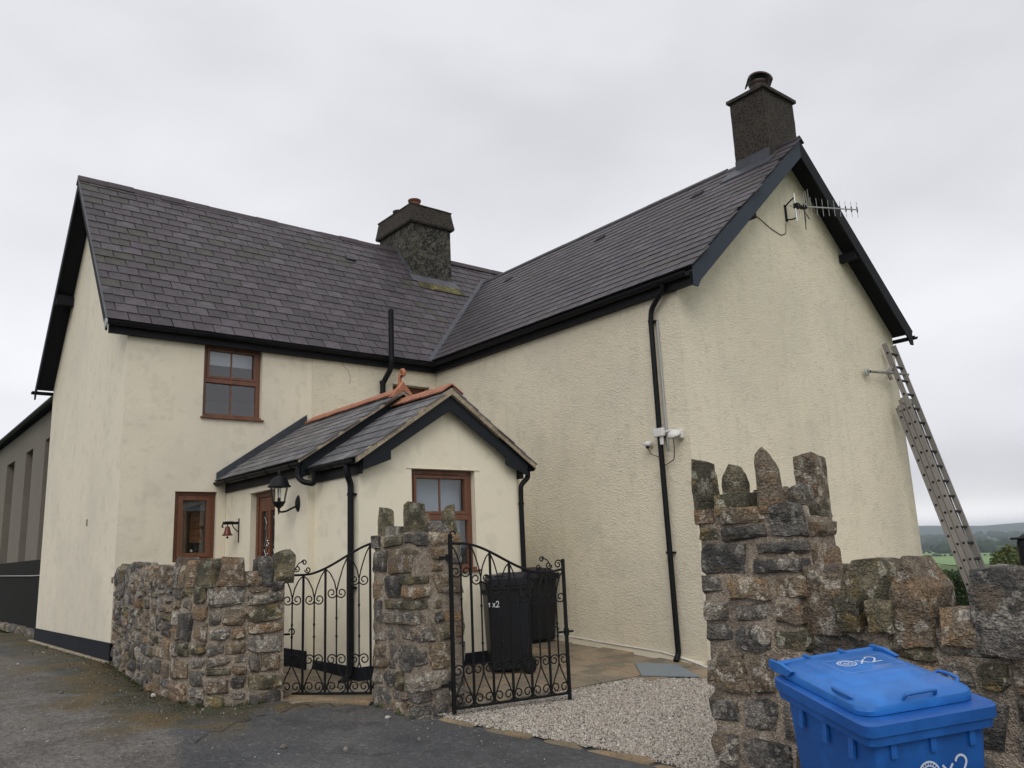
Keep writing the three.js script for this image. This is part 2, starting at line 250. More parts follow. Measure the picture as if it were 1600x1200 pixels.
// the lane: old worn tarmac to the left, newer dark tarmac in front of the gates, moss and silt along the foot of the wall
const lx = (u) => -14 + 11 * u, lz = (v) => 8 - 22 * v;
const oldEdge = (z) => z > -0.75 ? -5.80 - 0.55 * (z + 0.75) : -5.80 + 0.05 * (z + 0.75);      // x of the joint between old and new tarmac
const crack = [[-5.81, -0.69], [-5.6, -0.86], [-5.38, -0.98], [-5.05, -1.22], [-4.86, -1.2], [-4.62, -1.25], [-4.2, -1.05]];
function segD(x, z, pts) { let m = 9; for (let i = 0; i < pts.length - 1; i++) { const [ax, az] = pts[i], [bx2, bz] = pts[i + 1], t = cl(((x - ax) * (bx2 - ax) + (z - az) * (bz - az)) / ((bx2 - ax) ** 2 + (bz - az) ** 2)); m = Math.min(m, Math.hypot(x - ax - t * (bx2 - ax), z - az - t * (bz - az))); } return m; }
const wallPath = [[-5.22, -5.95], [-5.40, -4.4], [-5.50, -2.75], [-5.32, -1.78], [-4.66, -1.55]], mossLine = [[-5.2, -16], [-5.3, -6], ...wallPath.slice(1, 4)];
T.lane = tex(2048, (u, v) => {
  const x = lx(u), z = lz(v), n = fbm(u, v, 40, 4, 401, 80), e = fbm(u, v, 900, 1, 407, 1800), e2 = fbm(u, v, 420, 2, 409, 840), big = fbm(u, v, 9, 4, 411, 18), m = fbm(u, v, 22, 5, 419, 44);
  let k = mix3([76, 77, 78], [92, 91, 89], ss(0.4, 0.68, big)); k = mix3(k, [62, 63, 64], 0.6 * ss(0.55, 0.7, n)); k = mix3(k, [122, 118, 112], 0.5 * ss(0.74, 0.86, e2));
  const old = ss(0.1, -0.06, x - oldEdge(z) - 0.22 * (n - 0.5) - 0.30 * (m - 0.5));
  let o = mix3([110, 106, 100], [94, 90, 85], ss(0.4, 0.65, n)); o = mix3(o, [134, 129, 122], 0.4 * ss(0.62, 0.8, e2)); o = mix3(o, [66, 62, 58], 0.5 * ss(0.6, 0.76, fbm(u, v, 380, 2, 421, 760)));
  k = mix3(k, o, old);
  const d = segD(x, z, mossLine), reach = 0.62 + 0.9 * (m - 0.5) + 0.5 * (n - 0.5);
  const silt = ss(reach + 0.25, reach - 0.35, d); k = mix3(k, mix3([78, 70, 50], [62, 62, 38], ss(0.45, 0.6, fbm(u, v, 60, 4, 431, 120))), 0.92 * silt);
  const och = ss(0.52, 0.66, fbm(u + 0.3, v, 26, 4, 433, 52)) * ss(1.5, 0.5, d); k = mix3(k, [104, 82, 42], 0.6 * och);
  const cd = segD(x + 0.05 * (n - 0.5), z + 0.12 * (m - 0.5), crack); k = mix3(k, [34, 33, 32], 0.9 * ss(0.016, 0.005, cd));
  const s = 1 + 0.34 * (e - 0.5) + 0.22 * (e2 - 0.5); return k.map((q) => q * s);
});
{
  const map = T.lane; map.repeat.set(1 / 11, 1 / 22); map.offset.set(14 / 11, 8 / 22);
  M.lane = std({ map, bumpMap: scaled(T.grain, 0.9), bumpScale: 0.016, roughness: 0.86, color: lin(0.86, 0.86, 0.86) });
  const g = sheet(-14, -3.0, -14, 8, 110, 220, (x, z) => gh(x, z) + 0.02 * (fbm(x / 11, z / 11, 14, 3, 441) - 0.5) - 0.05 * ss(0.028, 0.0, segD(x, z, crack)));
  structure(new THREE.Mesh(g, M.lane), 'lane');
  structure(new THREE.Mesh(sheet(-60, -13.9, -60, 30, 20, 40, (x, z) => gh(Math.max(x, -14), z) - 0.01, null), M.lane), 'verge_ground');
}
// gravel drive between the pillars, behind a low stone edging
const edgeLine = [[-3.80, -0.16], [-3.74, 0.2], [-3.62, 0.73], [-3.47, 1.2], [-3.35, 1.62], [-3.29, 2.19], [-3.35, 2.75], [-3.6, 3.3]];
const edgeX = (z) => { for (let i = 1; i < edgeLine.length; i++) if (z <= edgeLine[i][1]) return lerp(edgeLine[i - 1][0], edgeLine[i][0], (z - edgeLine[i - 1][1]) / (edgeLine[i][1] - edgeLine[i - 1][1])); return -3.6; };
const patioEdge = (x) => x < -1.15 ? -0.12 : x < -0.5 ? lerp(-0.12, 0.38, (x + 1.15) / 0.65) : 0.42;
const inGravel = (x, z) => x > edgeX(z) && z > patioEdge(x) - 0.03;
structure(new THREE.Mesh(sheet(-3.95, 8, -0.3, 7.5, 120, 80, (x, z) => gh(x, z) + 0.012, (x, z) => inGravel(x, z)), M.chipBed), 'gravel_drive');
{
  const r = rng(5), g = new THREE.IcosahedronGeometry(1, 0), n = 62000, q = g.attributes.position;
  for (let i = 0; i < q.count; i++) { const s = 0.72 + 0.5 * hash(Math.round(q.getX(i) * 50), Math.round(q.getY(i) * 50 + q.getZ(i) * 31), 3); q.setXYZ(i, q.getX(i) * s, q.getY(i) * s * 0.75, q.getZ(i) * s); } g.computeVertexNormals();
  const im = new THREE.InstancedMesh(g, std({ roughness: 0.9 }), n), o = new THREE.Object3D(), c = new THREE.Color();
  let k = 0; while (k < n) {
    const x = lerp(-3.8, 1.2, r()), z = lerp(-0.3, 4.2, r()); if (!inGravel(x + 0.02, z - 0.02) || (x > 0 && z < 0.4) || r() < ss(-1.5, 1.2, x) * 0.7) continue;
    const s = 0.0048 + 0.006 * r() * r() + 0.002 * r(); o.position.set(x, gh(x, z) + 0.013 + s * 0.35, z); o.rotation.set(r() * 6, r() * 6, r() * 6); o.scale.set(s * (0.8 + 0.7 * r()), s, s); o.updateMatrix(); im.setMatrixAt(k, o.matrix);
    const t = r(), w = 0.72 + 0.5 * r(); c.setRGB(...(t < 0.55 ? [0.43, 0.395, 0.345] : t < 0.80 ? [0.33, 0.29, 0.245] : t < 0.93 ? [0.14, 0.125, 0.11] : [0.58, 0.55, 0.50]).map((e) => e * w)); im.setColorAt(k, c); k++;
  }
  im.name = 'gravel'; im.userData = { kind: 'stuff', label: 'pale stone chippings loose on the gravel drive', category: 'gravel' }; im.castShadow = im.receiveShadow = true; scene.add(im);
}
{ // loose grit and small stones strewn over the lane
  const r = rng(6), g = new THREE.IcosahedronGeometry(1, 0), n = 3800, im = new THREE.InstancedMesh(g, std({ roughness: 0.92 }), n), o = new THREE.Object3D(), c = new THREE.Color(); let k = 0;
  while (k < n) {
    const z = lerp(-9, 3, r()), x = lerp(-8.4, -3.8, r()); const d = segD(x, z, mossLine); const inOld = x < oldEdge(z);
    if (x > edgeX(z) - 0.05 || (x > -5.5 && z < -1.7) || (z < -1 && x > -4.6) || (x > -5.35 && z < -5)) continue; const ed = edgeX(z) - x, stray = z > -0.2 && ed < 0.55; if (r() > (d < 0.5 ? 0.5 : inOld ? 0.25 : stray ? 0.5 * Math.exp(-ed * 7) + 0.04 : 0.04)) continue;
    const big = r() < 0.012, s = big ? 0.012 + 0.016 * r() : 0.003 + 0.006 * r() * r(); o.position.set(x, gh(x, z) + s * 0.3, z); o.rotation.set(r() * 6, r() * 6, r() * 6); o.scale.set(s * 1.3, s * 0.8, s); o.updateMatrix(); im.setMatrixAt(k, o.matrix);
    const t = stray ? 0.94 : r(); c.setRGB(...(t < 0.5 ? [0.14, 0.13, 0.115] : t < 0.8 ? [0.24, 0.22, 0.19] : t < 0.93 ? [0.08, 0.075, 0.07] : [0.46, 0.44, 0.40])); im.setColorAt(k, c); k++;
  }
  im.name = 'grit'; im.userData = { kind: 'stuff', label: 'loose grit and small stones strewn over the lane', category: 'grit' }; im.castShadow = im.receiveShadow = true; scene.add(im);
}
{ // moss and dead leaves along the foot of the wall
  const r = rng(9), g = new THREE.PlaneGeometry(1, 1, 2, 1), n = 4200; { const q = g.attributes.position; for (let i = 0; i < q.count; i++) q.setZ(i, 0.25 * Math.abs(q.getX(i)) + 0.1 * q.getY(i)); g.computeVertexNormals(); g.rotateX(-Math.PI / 2); }
  const im = new THREE.InstancedMesh(g, std({ roughness: 1, side: THREE.DoubleSide }), n), o = new THREE.Object3D(), c = new THREE.Color();
  for (let k = 0; k < n; k++) {
    const t = r() * (mossLine.length - 1.0001), i = Math.floor(t), f = t - i, d = 0.02 + 0.7 * r() * r() * r(); let x = lerp(mossLine[i][0], mossLine[i + 1][0], f) - d, z = lerp(mossLine[i][1], mossLine[i + 1][1], f); if (i === 0) z = lerp(-9.5, -6, f); if (f > 0.5 && i === mossLine.length - 2) z += d * 0.6;
    const s = 0.005 + 0.011 * r() * r(); o.position.set(x, gh(x, z) + 0.004 + 0.012 * r() * ss(0.3, 0, d), z); o.rotation.set((r() - 0.5) * 1.6, r() * 6.3, (r() - 0.5) * 1.6); o.scale.set(s * 0.8, s, s * 1.4); o.updateMatrix(); im.setMatrixAt(k, o.matrix);
    const q = r(); c.setRGB(...(q < 0.45 ? [0.05, 0.055, 0.018] : q < 0.75 ? [0.07, 0.05, 0.025] : q < 0.93 ? [0.035, 0.03, 0.02] : [0.14, 0.10, 0.05])); im.setColorAt(k, c);
  }
  im.name = 'moss_and_leaves'; im.userData = { kind: 'stuff', label: 'moss and rotting leaves along the foot of the wall', category: 'moss' }; im.castShadow = im.receiveShadow = true; scene.add(im);
}
{ // stone edging of the drive
  const t = thing('drive_edging', 'low buff stone edging between dark lane and gravel drive', 'edging', [-3.6, 0.16, 1]); const r = rng(12);
  let z = -0.14; while (z < 3.0) { const l = 0.42 + 0.3 * r(), z1 = z + l, x = edgeX(z), x1 = edgeX(z1), yaw = Math.atan2(x1 - x, l); const g = stoneGeo(l - 0.003, 0.10 + 0.03 * r(), 0.10, 700 + z * 100, { jit: 0.05, sub: 2, am: 0.004 }).rotateX(-Math.PI / 2).rotateY(Math.PI / 2); const m = new THREE.Mesh(g, M.kerb); m.name = 'edging_stone'; m.castShadow = m.receiveShadow = true; m.rotation.y = yaw; m.position.set((x + x1) / 2 - 0.03, gh(x, z + l / 2) - 0.034, z + l / 2).sub(base.get(t)); t.add(m); z = z1; }
}
// sandstone patio round the porch
{
  const sub = structure(new THREE.Mesh(sheet(-4.75, 0, -5.7, 0.5, 50, 64, (x, z) => gh(x, z) + 0.006, (x, z) => z < patioEdge(x) - 0.02 && x > -4.6 - 0.25 * (z + 1.5) && !(z > -1.35 && x < -3.95 + (-(z) - 0.1) * 0.5)), M.mortar), 'patio');
  const r = rng(15); let z = -0.16;
  for (let row = 0; row < 11; row++) {
    const d = [0.58, 0.42, 0.56, 0.6, 0.44][row % 5]; let x = -0.03 - 0.3 * (row % 2) * r();
    while (x > -4.7) {
      const w = pick([0.44, 0.58, 0.85, 0.6], r), x0 = Math.max(x - w, -4.75), xm = (x0 + x) / 2, zm = z - d / 2;
      const ok = !(z > -1.3 && x0 < -3.45) && xm > -4.5 - 0.25 * (zm + 1.5) && !(x0 < -3.75 && zm > -1.5);
      if (ok && w > 0.2 && !(row === 0 && x > -0.05 && false)) { const y = gh(xm, zm), tilt = Math.atan2(gh(xm, z - d) - gh(xm, z), d); const m = lp(sub, 'paving_slab', new RoundedBoxGeometry(x - x0 - 0.012, 0.04, d - 0.012, 1, 0.006), pick(M.flags, r), [xm, y + 0.004 + 0.004 * r(), zm], [tilt, 0, 0]); uvTop(m.geometry, xm, zm); }
      x = x0;
    }
    z -= d;
  }
  // last strip of paving that reaches forward to the corner of the house
  for (const [x0, x1, z0, z1] of [[-0.62, -0.03, -0.14, 0.36], [-1.14, -0.63, -0.14, 0.10]]) { const xm = (x0 + x1) / 2, zm = (z0 + z1) / 2; const m = lp(sub, 'paving_slab', new RoundedBoxGeometry(x1 - x0 - 0.012, 0.04, z1 - z0 - 0.012, 1, 0.006), M.flags[2], [xm, gh(xm, zm) + 0.006, zm], [0.065, 0, 0]); uvTop(m.geometry, xm, zm); }
}
{
  const t = thing('drain_cover', 'flat blue grey drain cover set in the paving by the downpipe', 'drain cover', [-0.66, 0.262, -0.12]);
  const g = slab([[-0.62, 0.62], [-0.27, 0.28], [-0.62, -0.33], [-1.08, 0.10]].map((p) => p), 0, 0.014, 'z'); g.rotateX(-Math.PI / 2); const q = g.attributes.position; for (let i = 0; i < q.count; i++) { const x = q.getX(i), z = q.getZ(i); q.setY(i, q.getY(i) + gh(x, z) + 0.03); } g.computeVertexNormals();
  wp(t, 'cover_plate', g, M.steelPlate);
}
{
  const t = thing('threshold_step', 'buff stone step under the small closed iron gate', 'step', [-4.3, 0.30, -1.35], null, Math.atan2(0.95, -0.78) );
  lp(t, 'step_stone', stoneGeo(1.05, 0.34, 0.10, 71, { jit: 0.03, sub: 2, am: 0.003 }).rotateX(-Math.PI / 2), M.kerb, [0, -0.01, 0]);
}

// ───────────────────────── stones
function boxUv(g, off = [0, 0]) {
  const p = g.attributes.position, n = g.attributes.normal, uv = new Float32Array(p.count * 2);
  for (let i = 0; i < p.count; i += 3) {
    const ax = Math.abs(n.getX(i) + n.getX(i + 1) + n.getX(i + 2)), ay = Math.abs(n.getY(i) + n.getY(i + 1) + n.getY(i + 2)), az = Math.abs(n.getZ(i) + n.getZ(i + 1) + n.getZ(i + 2));
    for (let k = i; k < i + 3; k++) { const x = p.getX(k), y = p.getY(k), z = p.getZ(k); const [a, b] = az >= ax && az >= ay ? [x, y] : ax >= ay ? [z, y] : [x, z]; uv[k * 2] = a + off[0]; uv[k * 2 + 1] = b + off[1]; }
  }
  g.setAttribute('uv', new THREE.BufferAttribute(uv, 2)); return g;
}
function uvTop(g, ox, oz) { const p = g.attributes.position, uv = g.attributes.uv; for (let i = 0; i < p.count; i++) uv.setXY(i, p.getX(i) + ox, p.getZ(i) - oz); }
// a broken stone: the hull of a jittered outline, its faces split finer and roughened a little
function split4(g) { const p = g.attributes.position, o = []; const m = (x, y) => [(x[0] + y[0]) / 2, (x[1] + y[1]) / 2, (x[2] + y[2]) / 2]; for (let i = 0; i < p.count; i += 3) { const A = [p.getX(i), p.getY(i), p.getZ(i)], B = [p.getX(i + 1), p.getY(i + 1), p.getZ(i + 1)], C = [p.getX(i + 2), p.getY(i + 2), p.getZ(i + 2)], ab = m(A, B), bc = m(B, C), ca = m(C, A); o.push(...A, ...ab, ...ca, ...ab, ...B, ...bc, ...ca, ...bc, ...C, ...ab, ...bc, ...ca); } const h = new THREE.BufferGeometry(); h.setAttribute('position', new THREE.Float32BufferAttribute(o, 3)); return h; }
function stoneGeo(w, h, d, seed, { jit = 0.10, sub = 1, taper = 0, dome = 0, upright = false, am = 0.010 } = {}) {
  const r = rng(Math.floor(seed * 977) + 13), P = [];
  const ring = (k, z, zr) => { const o = []; for (const [sx, sy] of [[-1, -1], [1, -1], [1, 1], [-1, 1]]) o.push([sx * w / 2 * k, sy * h / 2 * k]); return o.map((q) => V(q[0], q[1], z + zr)); };
  if (!upright) {
    const out = []; for (const [sx, sy] of [[-1, -1], [1, -1], [1, 1], [-1, 1]]) { const ix = jit * 2.2 * r() * Math.min(w, 1.6 * h), iy = jit * 2.2 * r() * h; if (r() < 0.55) out.push([sx * (w / 2 - ix), sy * h / 2], [sx * w / 2, sy * (h / 2 - iy)]); else out.push([sx * (w / 2 - ix * 0.5), sy * (h / 2 - iy * 0.5)]); }
    for (const [x, y] of out) { const k = 1 - 0.012 / Math.min(w, h) * (0.6 + 1.6 * r()); P.push(V(x * k, y * k, d / 2 - 0.022 * r()), V(x, y, d / 2 - 0.022 - 0.022 * r()), V(x * 0.92, y * 0.92, -d / 2)); }
    for (let k = 0; k < 3; k++) P.push(V((r() - 0.5) * w * 0.6, (r() - 0.5) * h * 0.6, d / 2 + 0.012 * r() - 0.003));
  } else {
    const n = dome ? 7 : 4; for (const z of [-1, 1]) { for (let k = 0; k < n; k++) { const t = n === 4 ? 0 : k / (n - 1); const x = dome ? Math.cos(Math.PI * t) : [-1, -0.35, 0.4, 1][k], top = dome ? 1 - dome * (0.9 * Math.abs(x) ** 2.2) : 1 - 0.10 * r(); P.push(V(x * w / 2 * (1 - taper * (0.7 + 0.5 * r())) + (r() - 0.5) * jit * w * 0.6, -h / 2 + h * top * (1 - 0.09 * r() - (z < 0 ? 0.04 : 0)), z * d / 2 * (0.80 - 0.25 * taper * r()))); } for (const x of [-1, 1]) for (const y of [-1, -0.35, 0.25]) P.push(V(x * w / 2 * (1 - jit * 1.2 * r() - taper * 0.35 * (y + 1)), y * h / 2 * (1 - 0.1 * r()), z * d / 2 * (1 - 0.18 * r()))); }
    for (let k = 0; k < 4; k++) P.push(V((r() - 0.5) * w * 0.7, (r() - 0.6) * h * 0.7, (k % 2 ? 1 : -1) * d / 2 * (1.0 + 0.05 * r())));
  }
  let g = new ConvexGeometry(P); g.deleteAttribute('normal'); for (let k = 0; k < sub; k++) g = split4(g);
  const p = g.attributes.position, q = V(0, 0, 0), o1 = r() * 9, o2 = r() * 9;
  for (let i = 0; i < p.count; i++) { q.fromBufferAttribute(p, i); const X = Math.round(q.x * 1e4) / 1e4, Y = Math.round(q.y * 1e4) / 1e4, Z = Math.round(q.z * 1e4) / 1e4, N = (s) => fbm(X * 1.6 + Z * 0.7 + o1 + s, Y * 1.6 + Z * 1.1 + o2, 8, 3, 503 + s) - 0.5; p.setXYZ(i, X + N(1) * am * 2, Y + N(2) * am * 2, Z + N(3) * am * 2.4); }
  g = toCreasedNormals(g, 0.42); return boxUv(g, [r() * 7, r() * 7]);
}
// rough mortar body: a box with a wandering surface
function mortarBox(x0, x1, y0, y1, z0, z1, s) {
  const k = (a) => Math.max(2, Math.round(a / 0.08)); let g = new THREE.BoxGeometry(x1 - x0, y1 - y0, z1 - z0, k(x1 - x0), k(y1 - y0), k(z1 - z0)); g.deleteAttribute('uv'); g.deleteAttribute('normal'); g = mergeVertices(g, 1e-4); g.translate((x0 + x1) / 2, (y0 + y1) / 2, (z0 + z1) / 2);
  const p = g.attributes.position; for (let i = 0; i < p.count; i++) { const x = p.getX(i), y = p.getY(i), z = p.getZ(i), N = (a) => (fbm(x * 0.9 + y * 0.37 + a, z * 0.9 + y * 0.8 + s, 6, 3, 601) - 0.5) * 0.045; p.setXYZ(i, x + N(0.3), y + N(0.6), z + N(0.9)); }
  g = g.toNonIndexed(); g = mergeVertices(g); g.computeVertexNormals(); return boxUv(g.toNonIndexed());
}
function stonePart(parent, geo, mat, x, y, z, yaw, name = 'stone', lean = 0, pitch = 0) { const m = new THREE.Mesh(geo, mat); m.name = name; m.castShadow = m.receiveShadow = true; m.rotation.set(pitch, yaw, lean, 'YXZ'); m.position.set(x, y, z).sub(base.get(parent)); parent.add(m); return m; }
const J = 0.022;
function pillar(label, x0, x1, z0, z1, yb, yt, seed, crown, res = 1) {
  const t = thing('gate_pillar', label, 'gate pillar', [(x0 + x1) / 2, yb, (z0 + z1) / 2], 'rubble stone gate pillars'); const r = rng(seed);
  wp(t, 'mortar', mortarBox(x0 + 0.012, x1 - 0.012, yb - 0.15, yt - 0.02, z0 + 0.012, z1 - 0.012, seed), M.mortar);
  let y = yb - 0.04, k = 0;
  while (y < yt - 0.05) {
    let h = 0.13 + 0.13 * r(); if (yt - y - h < 0.09) h = yt - y;
    const q = 0.15 + 0.09 * r();
    // faces: 0 = -x, 1 = +z, 2 = +x, 3 = -z
    for (let f = 0; f < 4; f++) {
      const own = (f + k) % 2 === 0, lo = f % 2 === 0 ? z0 : x0, hi = f % 2 === 0 ? z1 : x1; let a = own ? lo - 0.022 : lo + q, e = own ? hi + 0.022 : hi - q;
      while (a < e - 0.02) {
        let l = 0.17 + 0.32 * r(); if (e - a - l < 0.12) l = e - a; const split = h > 0.19 && r() < 0.4, cut = 0.4 + 0.2 * r();
        for (const [hy, hh] of split ? [[0, h * cut], [h * cut, h * (1 - cut)]] : [[0, h]]) {
          const pr = 0.034 * r() + 0.002, dp = q, c = a + l / 2, g = stoneGeo(l - J * (0.2 + r()), hh - J * (0.2 + 0.9 * r()), dp, seed * 31 + k * 17 + a * 91 + f * 7 + hy * 50, { jit: 0.16, sub: res });
          const dd = dp / 2 - pr; const pos = f === 0 ? [x0 + dd, c, -Math.PI / 2] : f === 1 ? [c, z1 - dd, 0] : f === 2 ? [x1 - dd, c, Math.PI / 2] : [c, z0 + dd, Math.PI];
          stonePart(t, g, anyStone(r), pos[0], y + hy + hh / 2, pos[1], pos[2], 'stone', (r() - 0.5) * 0.13);
        }
        a += l;
      }
    }
    y += h; k++;
  }
  for (const c of crown) stonePart(t, stoneGeo(c.w, c.h, c.d, c.s, { jit: 0.15, sub: 2, upright: true, taper: c.taper || 0, dome: c.dome || 0 }), c.m, c.x, c.y + c.h / 2, c.z, c.yaw || 0, 'coping_stone', c.lean || 0);
  return t;
}
{
  const S = stoneMats, q = -Math.PI / 2;
  // pillar between the two gates
  pillar('free-standing rubble stone pillar between the two iron gates', -4.01, -3.44, -0.92, -0.17, 0.25, 1.90, 41, [
    { x: -3.90, z: -0.83, y: 1.76, w: 0.14, h: 0.42, d: 0.14, s: 3, m: S.moss[1], yaw: q, taper: 0.35 },
    { x: -3.88, z: -0.60, y: 1.78, w: 0.24, h: 0.19, d: 0.24, s: 5, m: S.grey[0], yaw: q },
    { x: -3.90, z: -0.30, y: 1.78, w: 0.17, h: 0.42, d: 0.18, s: 8, m: S.moss[0], yaw: q + 0.3, taper: 0.12 },
    { x: -3.68, z: -0.28, y: 1.76, w: 0.22, h: 0.22, d: 0.2, s: 9, m: S.dark[1], lean: -0.25 },
    { x: -3.50, z: -0.30, y: 1.74, w: 0.13, h: 0.42, d: 0.11, s: 12, m: S.moss[1], taper: 0.3, lean: 0.08 },
    { x: -3.55, z: -0.78, y: 1.78, w: 0.2, h: 0.34, d: 0.2, s: 14, m: S.brown[0], taper: 0.3 },
    { x: -3.72, z: -0.84, y: 1.78, w: 0.2, h: 0.16, d: 0.2, s: 15, m: S.grey[1] },
    { x: -3.48, z: -0.52, y: 1.78, w: 0.2, h: 0.2, d: 0.22, s: 16, m: S.brown[1] },
  ]);
  // pillar right of the drive
  pillar('tall rubble stone pillar behind the blue bin, crowned with four upright stones', -4.01, -3.53, 3.17, 3.83, -0.04, 1.88, 67, [
    { x: -3.94, z: 3.21, y: 1.80, w: 0.12, h: 0.42, d: 0.15, s: 21, m: S.moss[0], yaw: q, taper: 0.3 },
    { x: -3.92, z: 3.43, y: 1.82, w: 0.25, h: 0.15, d: 0.18, s: 23, m: S.moss[1], yaw: q, taper: 0.1 },
    { x: -3.93, z: 3.43, y: 1.93, w: 0.13, h: 0.22, d: 0.12, s: 24, m: S.moss[0], yaw: q, taper: 0.2, dome: 0.5 },
    { x: -3.94, z: 3.67, y: 1.81, w: 0.14, h: 0.43, d: 0.13, s: 25, m: S.brown[1], yaw: q + 0.25, taper: 0.55, lean: 0.06 },
    { x: -3.73, z: 3.75, y: 1.80, w: 0.15, h: 0.20, d: 0.12, s: 26, m: S.dark[1], taper: 0.1 },
    { x: -3.595, z: 3.75, y: 1.79, w: 0.18, h: 0.43, d: 0.15, s: 27, m: S.brown[1], yaw: 0.1, taper: 0.03 },
    { x: -3.60, z: 3.46, y: 1.82, w: 0.18, h: 0.18, d: 0.18, s: 28, m: S.brown[0] }, { x: -3.62, z: 3.25, y: 1.82, w: 0.18, h: 0.14, d: 0.18, s: 29, m: S.grey[0] },
  ], 2);
}
// rubble wall along a path of points (outer face); stones fill it in rough courses
function rubbleWall(label, pts, thick, yBase, yTop, seed, size, inner, res) {
  const curve = new THREE.CatmullRomCurve3(pts.map((p) => V(p[0], 0, p[1])), false, 'catmullrom', 0.35), len = curve.getLength(), at = (s) => curve.getPointAt(cl(s / len)), tan = (s) => curve.getTangentAt(cl(s / len));
  const m0 = at(len / 2); const t = thing('stone_wall', label, 'stone wall', [m0.x, yBase(m0.x, m0.z), m0.z], 'rubble stone walls'); const r = rng(seed);
  // mortar body swept along the path
  { const n = Math.ceil(len / 0.08), ny = 16, p = [], idx = [], uv = []; const ring = [];
    for (let j = 0; j <= ny; j++) ring.push([0.012, j / ny]); for (let j = 0; j <= 4; j++) ring.push([lerp(0.012, thick, (j + 0.01) / 4), 1]); for (let j = ny; j >= 0; j--) ring.push([thick, j / ny]);
    for (let i = 0; i <= n; i++) { const s = i / n * len, c = at(s), u = tan(s), nx = -u.z * inner, nz = u.x * inner, yb = yBase(c.x, c.z) - 0.15, yt = yTop(s); for (const [o, f] of ring) { const y = lerp(yb, yt, f), w = 0.04 * (fbm(s * 0.8 + 0.13, y * 0.8 + o, 8, 3, 633) - 0.5); p.push(c.x + nx * (o + w), y + w, c.z + nz * (o + w)); uv.push(s, y + o); } }
    const m = ring.length; for (let i = 0; i < n; i++) for (let j = 0; j < m - 1; j++) { const a = i * m + j; idx.push(a, a + m, a + 1, a + 1, a + m, a + m + 1); }
    for (const e of [0, n]) for (let j = 1; j < m - 1; j++) idx.push(e * m, e * m + j, e * m + j + 1);
    const g = new THREE.BufferGeometry(); g.setAttribute('position', new THREE.Float32BufferAttribute(p, 3)); g.setAttribute('uv', new THREE.Float32BufferAttribute(uv, 2)); g.setIndex(idx); g.computeVertexNormals(); M.mortarWall = M.mortarWall || Object.assign(M.mortar.clone(), { side: THREE.DoubleSide }); wp(t, 'mortar', g, M.mortarWall); }
  const put = (s0, s1, y0, y1) => { const s = (s0 + s1) / 2, c = at(s), u = tan(s), nx = -u.z * inner, nz = u.x * inner, pr = 0.036 * r(), dp = 0.17, o = dp / 2 - pr; const yaw = Math.atan2(-nx, -nz);
    stonePart(t, stoneGeo(s1 - s0 - J * (0.2 + r()), y1 - y0 - J * (0.2 + 0.9 * r()), dp, seed + s * 71 + y0 * 37, { jit: 0.17, sub: res }), anyStone(r), c.x + nx * o, (y0 + y1) / 2, c.z + nz * o, yaw, 'stone', (r() - 0.5) * 0.2); };
  const split = (s0, s1, y0, y1) => { const w = s1 - s0, h = y1 - y0; const mw = size[0] * (0.6 + 0.8 * r()), mh = size[1] * (0.6 + 0.8 * r());
    if (w > mw * 1.35 && w / h > 1.0) { const f = 0.35 + 0.3 * r(); split(s0, s0 + w * f, y0, y1); split(s0 + w * f, s1, y0, y1); } else if (h > mh * 1.35) { const f = 0.36 + 0.28 * r(); split(s0, s1, y0, y0 + h * f); split(s0, s1, y0 + h * f, y1); } else put(s0, s1, y0, y1); };
  let s = 0; while (s < len - 0.01) { let l = 0.5 + 0.3 * r(); if (len - s - l < 0.3) l = len - s; const c = at(s + l / 2); split(s, s + l, yBase(c.x, c.z) - 0.05, yTop(s + l / 2)); s += l; }
  return { t, at, tan, len, inner };
}
{ // low wall from the corner of the house round to the small gate
  const W = rubbleWall('low curved rubble stone wall from house corner to the small gate', wallPath, 0.40, gh, () => 1.50, 83, [0.29, 0.165], -1, 1);
  const r = rng(91), S = stoneMats; const cope = (s0, s1, h, m, o = {}) => { const s = (s0 + s1) / 2, c = W.at(s), u = W.tan(s), nx = u.z, nz = -u.x, d = o.d || 0.34; stonePart(W.t, stoneGeo(s1 - s0 - 0.004, h, d, 900 + s * 55, { jit: 0.12, sub: 2, upright: true, taper: o.taper || 0, dome: o.dome || 0 }), m, c.x + nx * (d / 2 - 0.03), 1.44 + (o.y || 0) + h / 2, c.z + nz * (d / 2 - 0.03), Math.atan2(-nx, -nz), 'coping_stone', o.lean || 0); };
  cope(0.05, 0.3, 0.20, S.brown[0]); cope(0.32, 0.62, 0.27, S.dark[1], { dome: 0.4, taper: 0.2 }); cope(0.62, 0.98, 0.30, S.moss[0], { taper: 0.35, dome: 0.3 });
  let s = 1.0; while (s < 3.95) { const l = 0.09 + 0.14 * r(), low = r() < 0.32; cope(s, s + l, low ? 0.09 + 0.04 * r() : 0.22 + 0.12 * r(), anyStone(r), { lean: (r() - 0.5) * 0.14, taper: 0.3 * r(), dome: r() < 0.3 ? 0.3 : 0, d: 0.26 + 0.1 * r() }); s += l + 0.012; }
  cope(3.98, 4.26, 0.31, S.moss[0], { taper: 0.45, n: 7 }); cope(4.27, 4.54, 0.31, S.rust[1], { taper: 0.25, n: 8, lean: -0.05 }); cope(4.52, 4.66, 0.16, S.brown[0]); cope(4.645, 4.80, 0.34, S.dark[0], { n: 4, y: -0.02 }); cope(4.80, 5.02, 0.36, S.moss[1], { n: 3.2, dome: 0.15 }); cope(4.62, 4.74, 0.12, S.brown[2]);
}
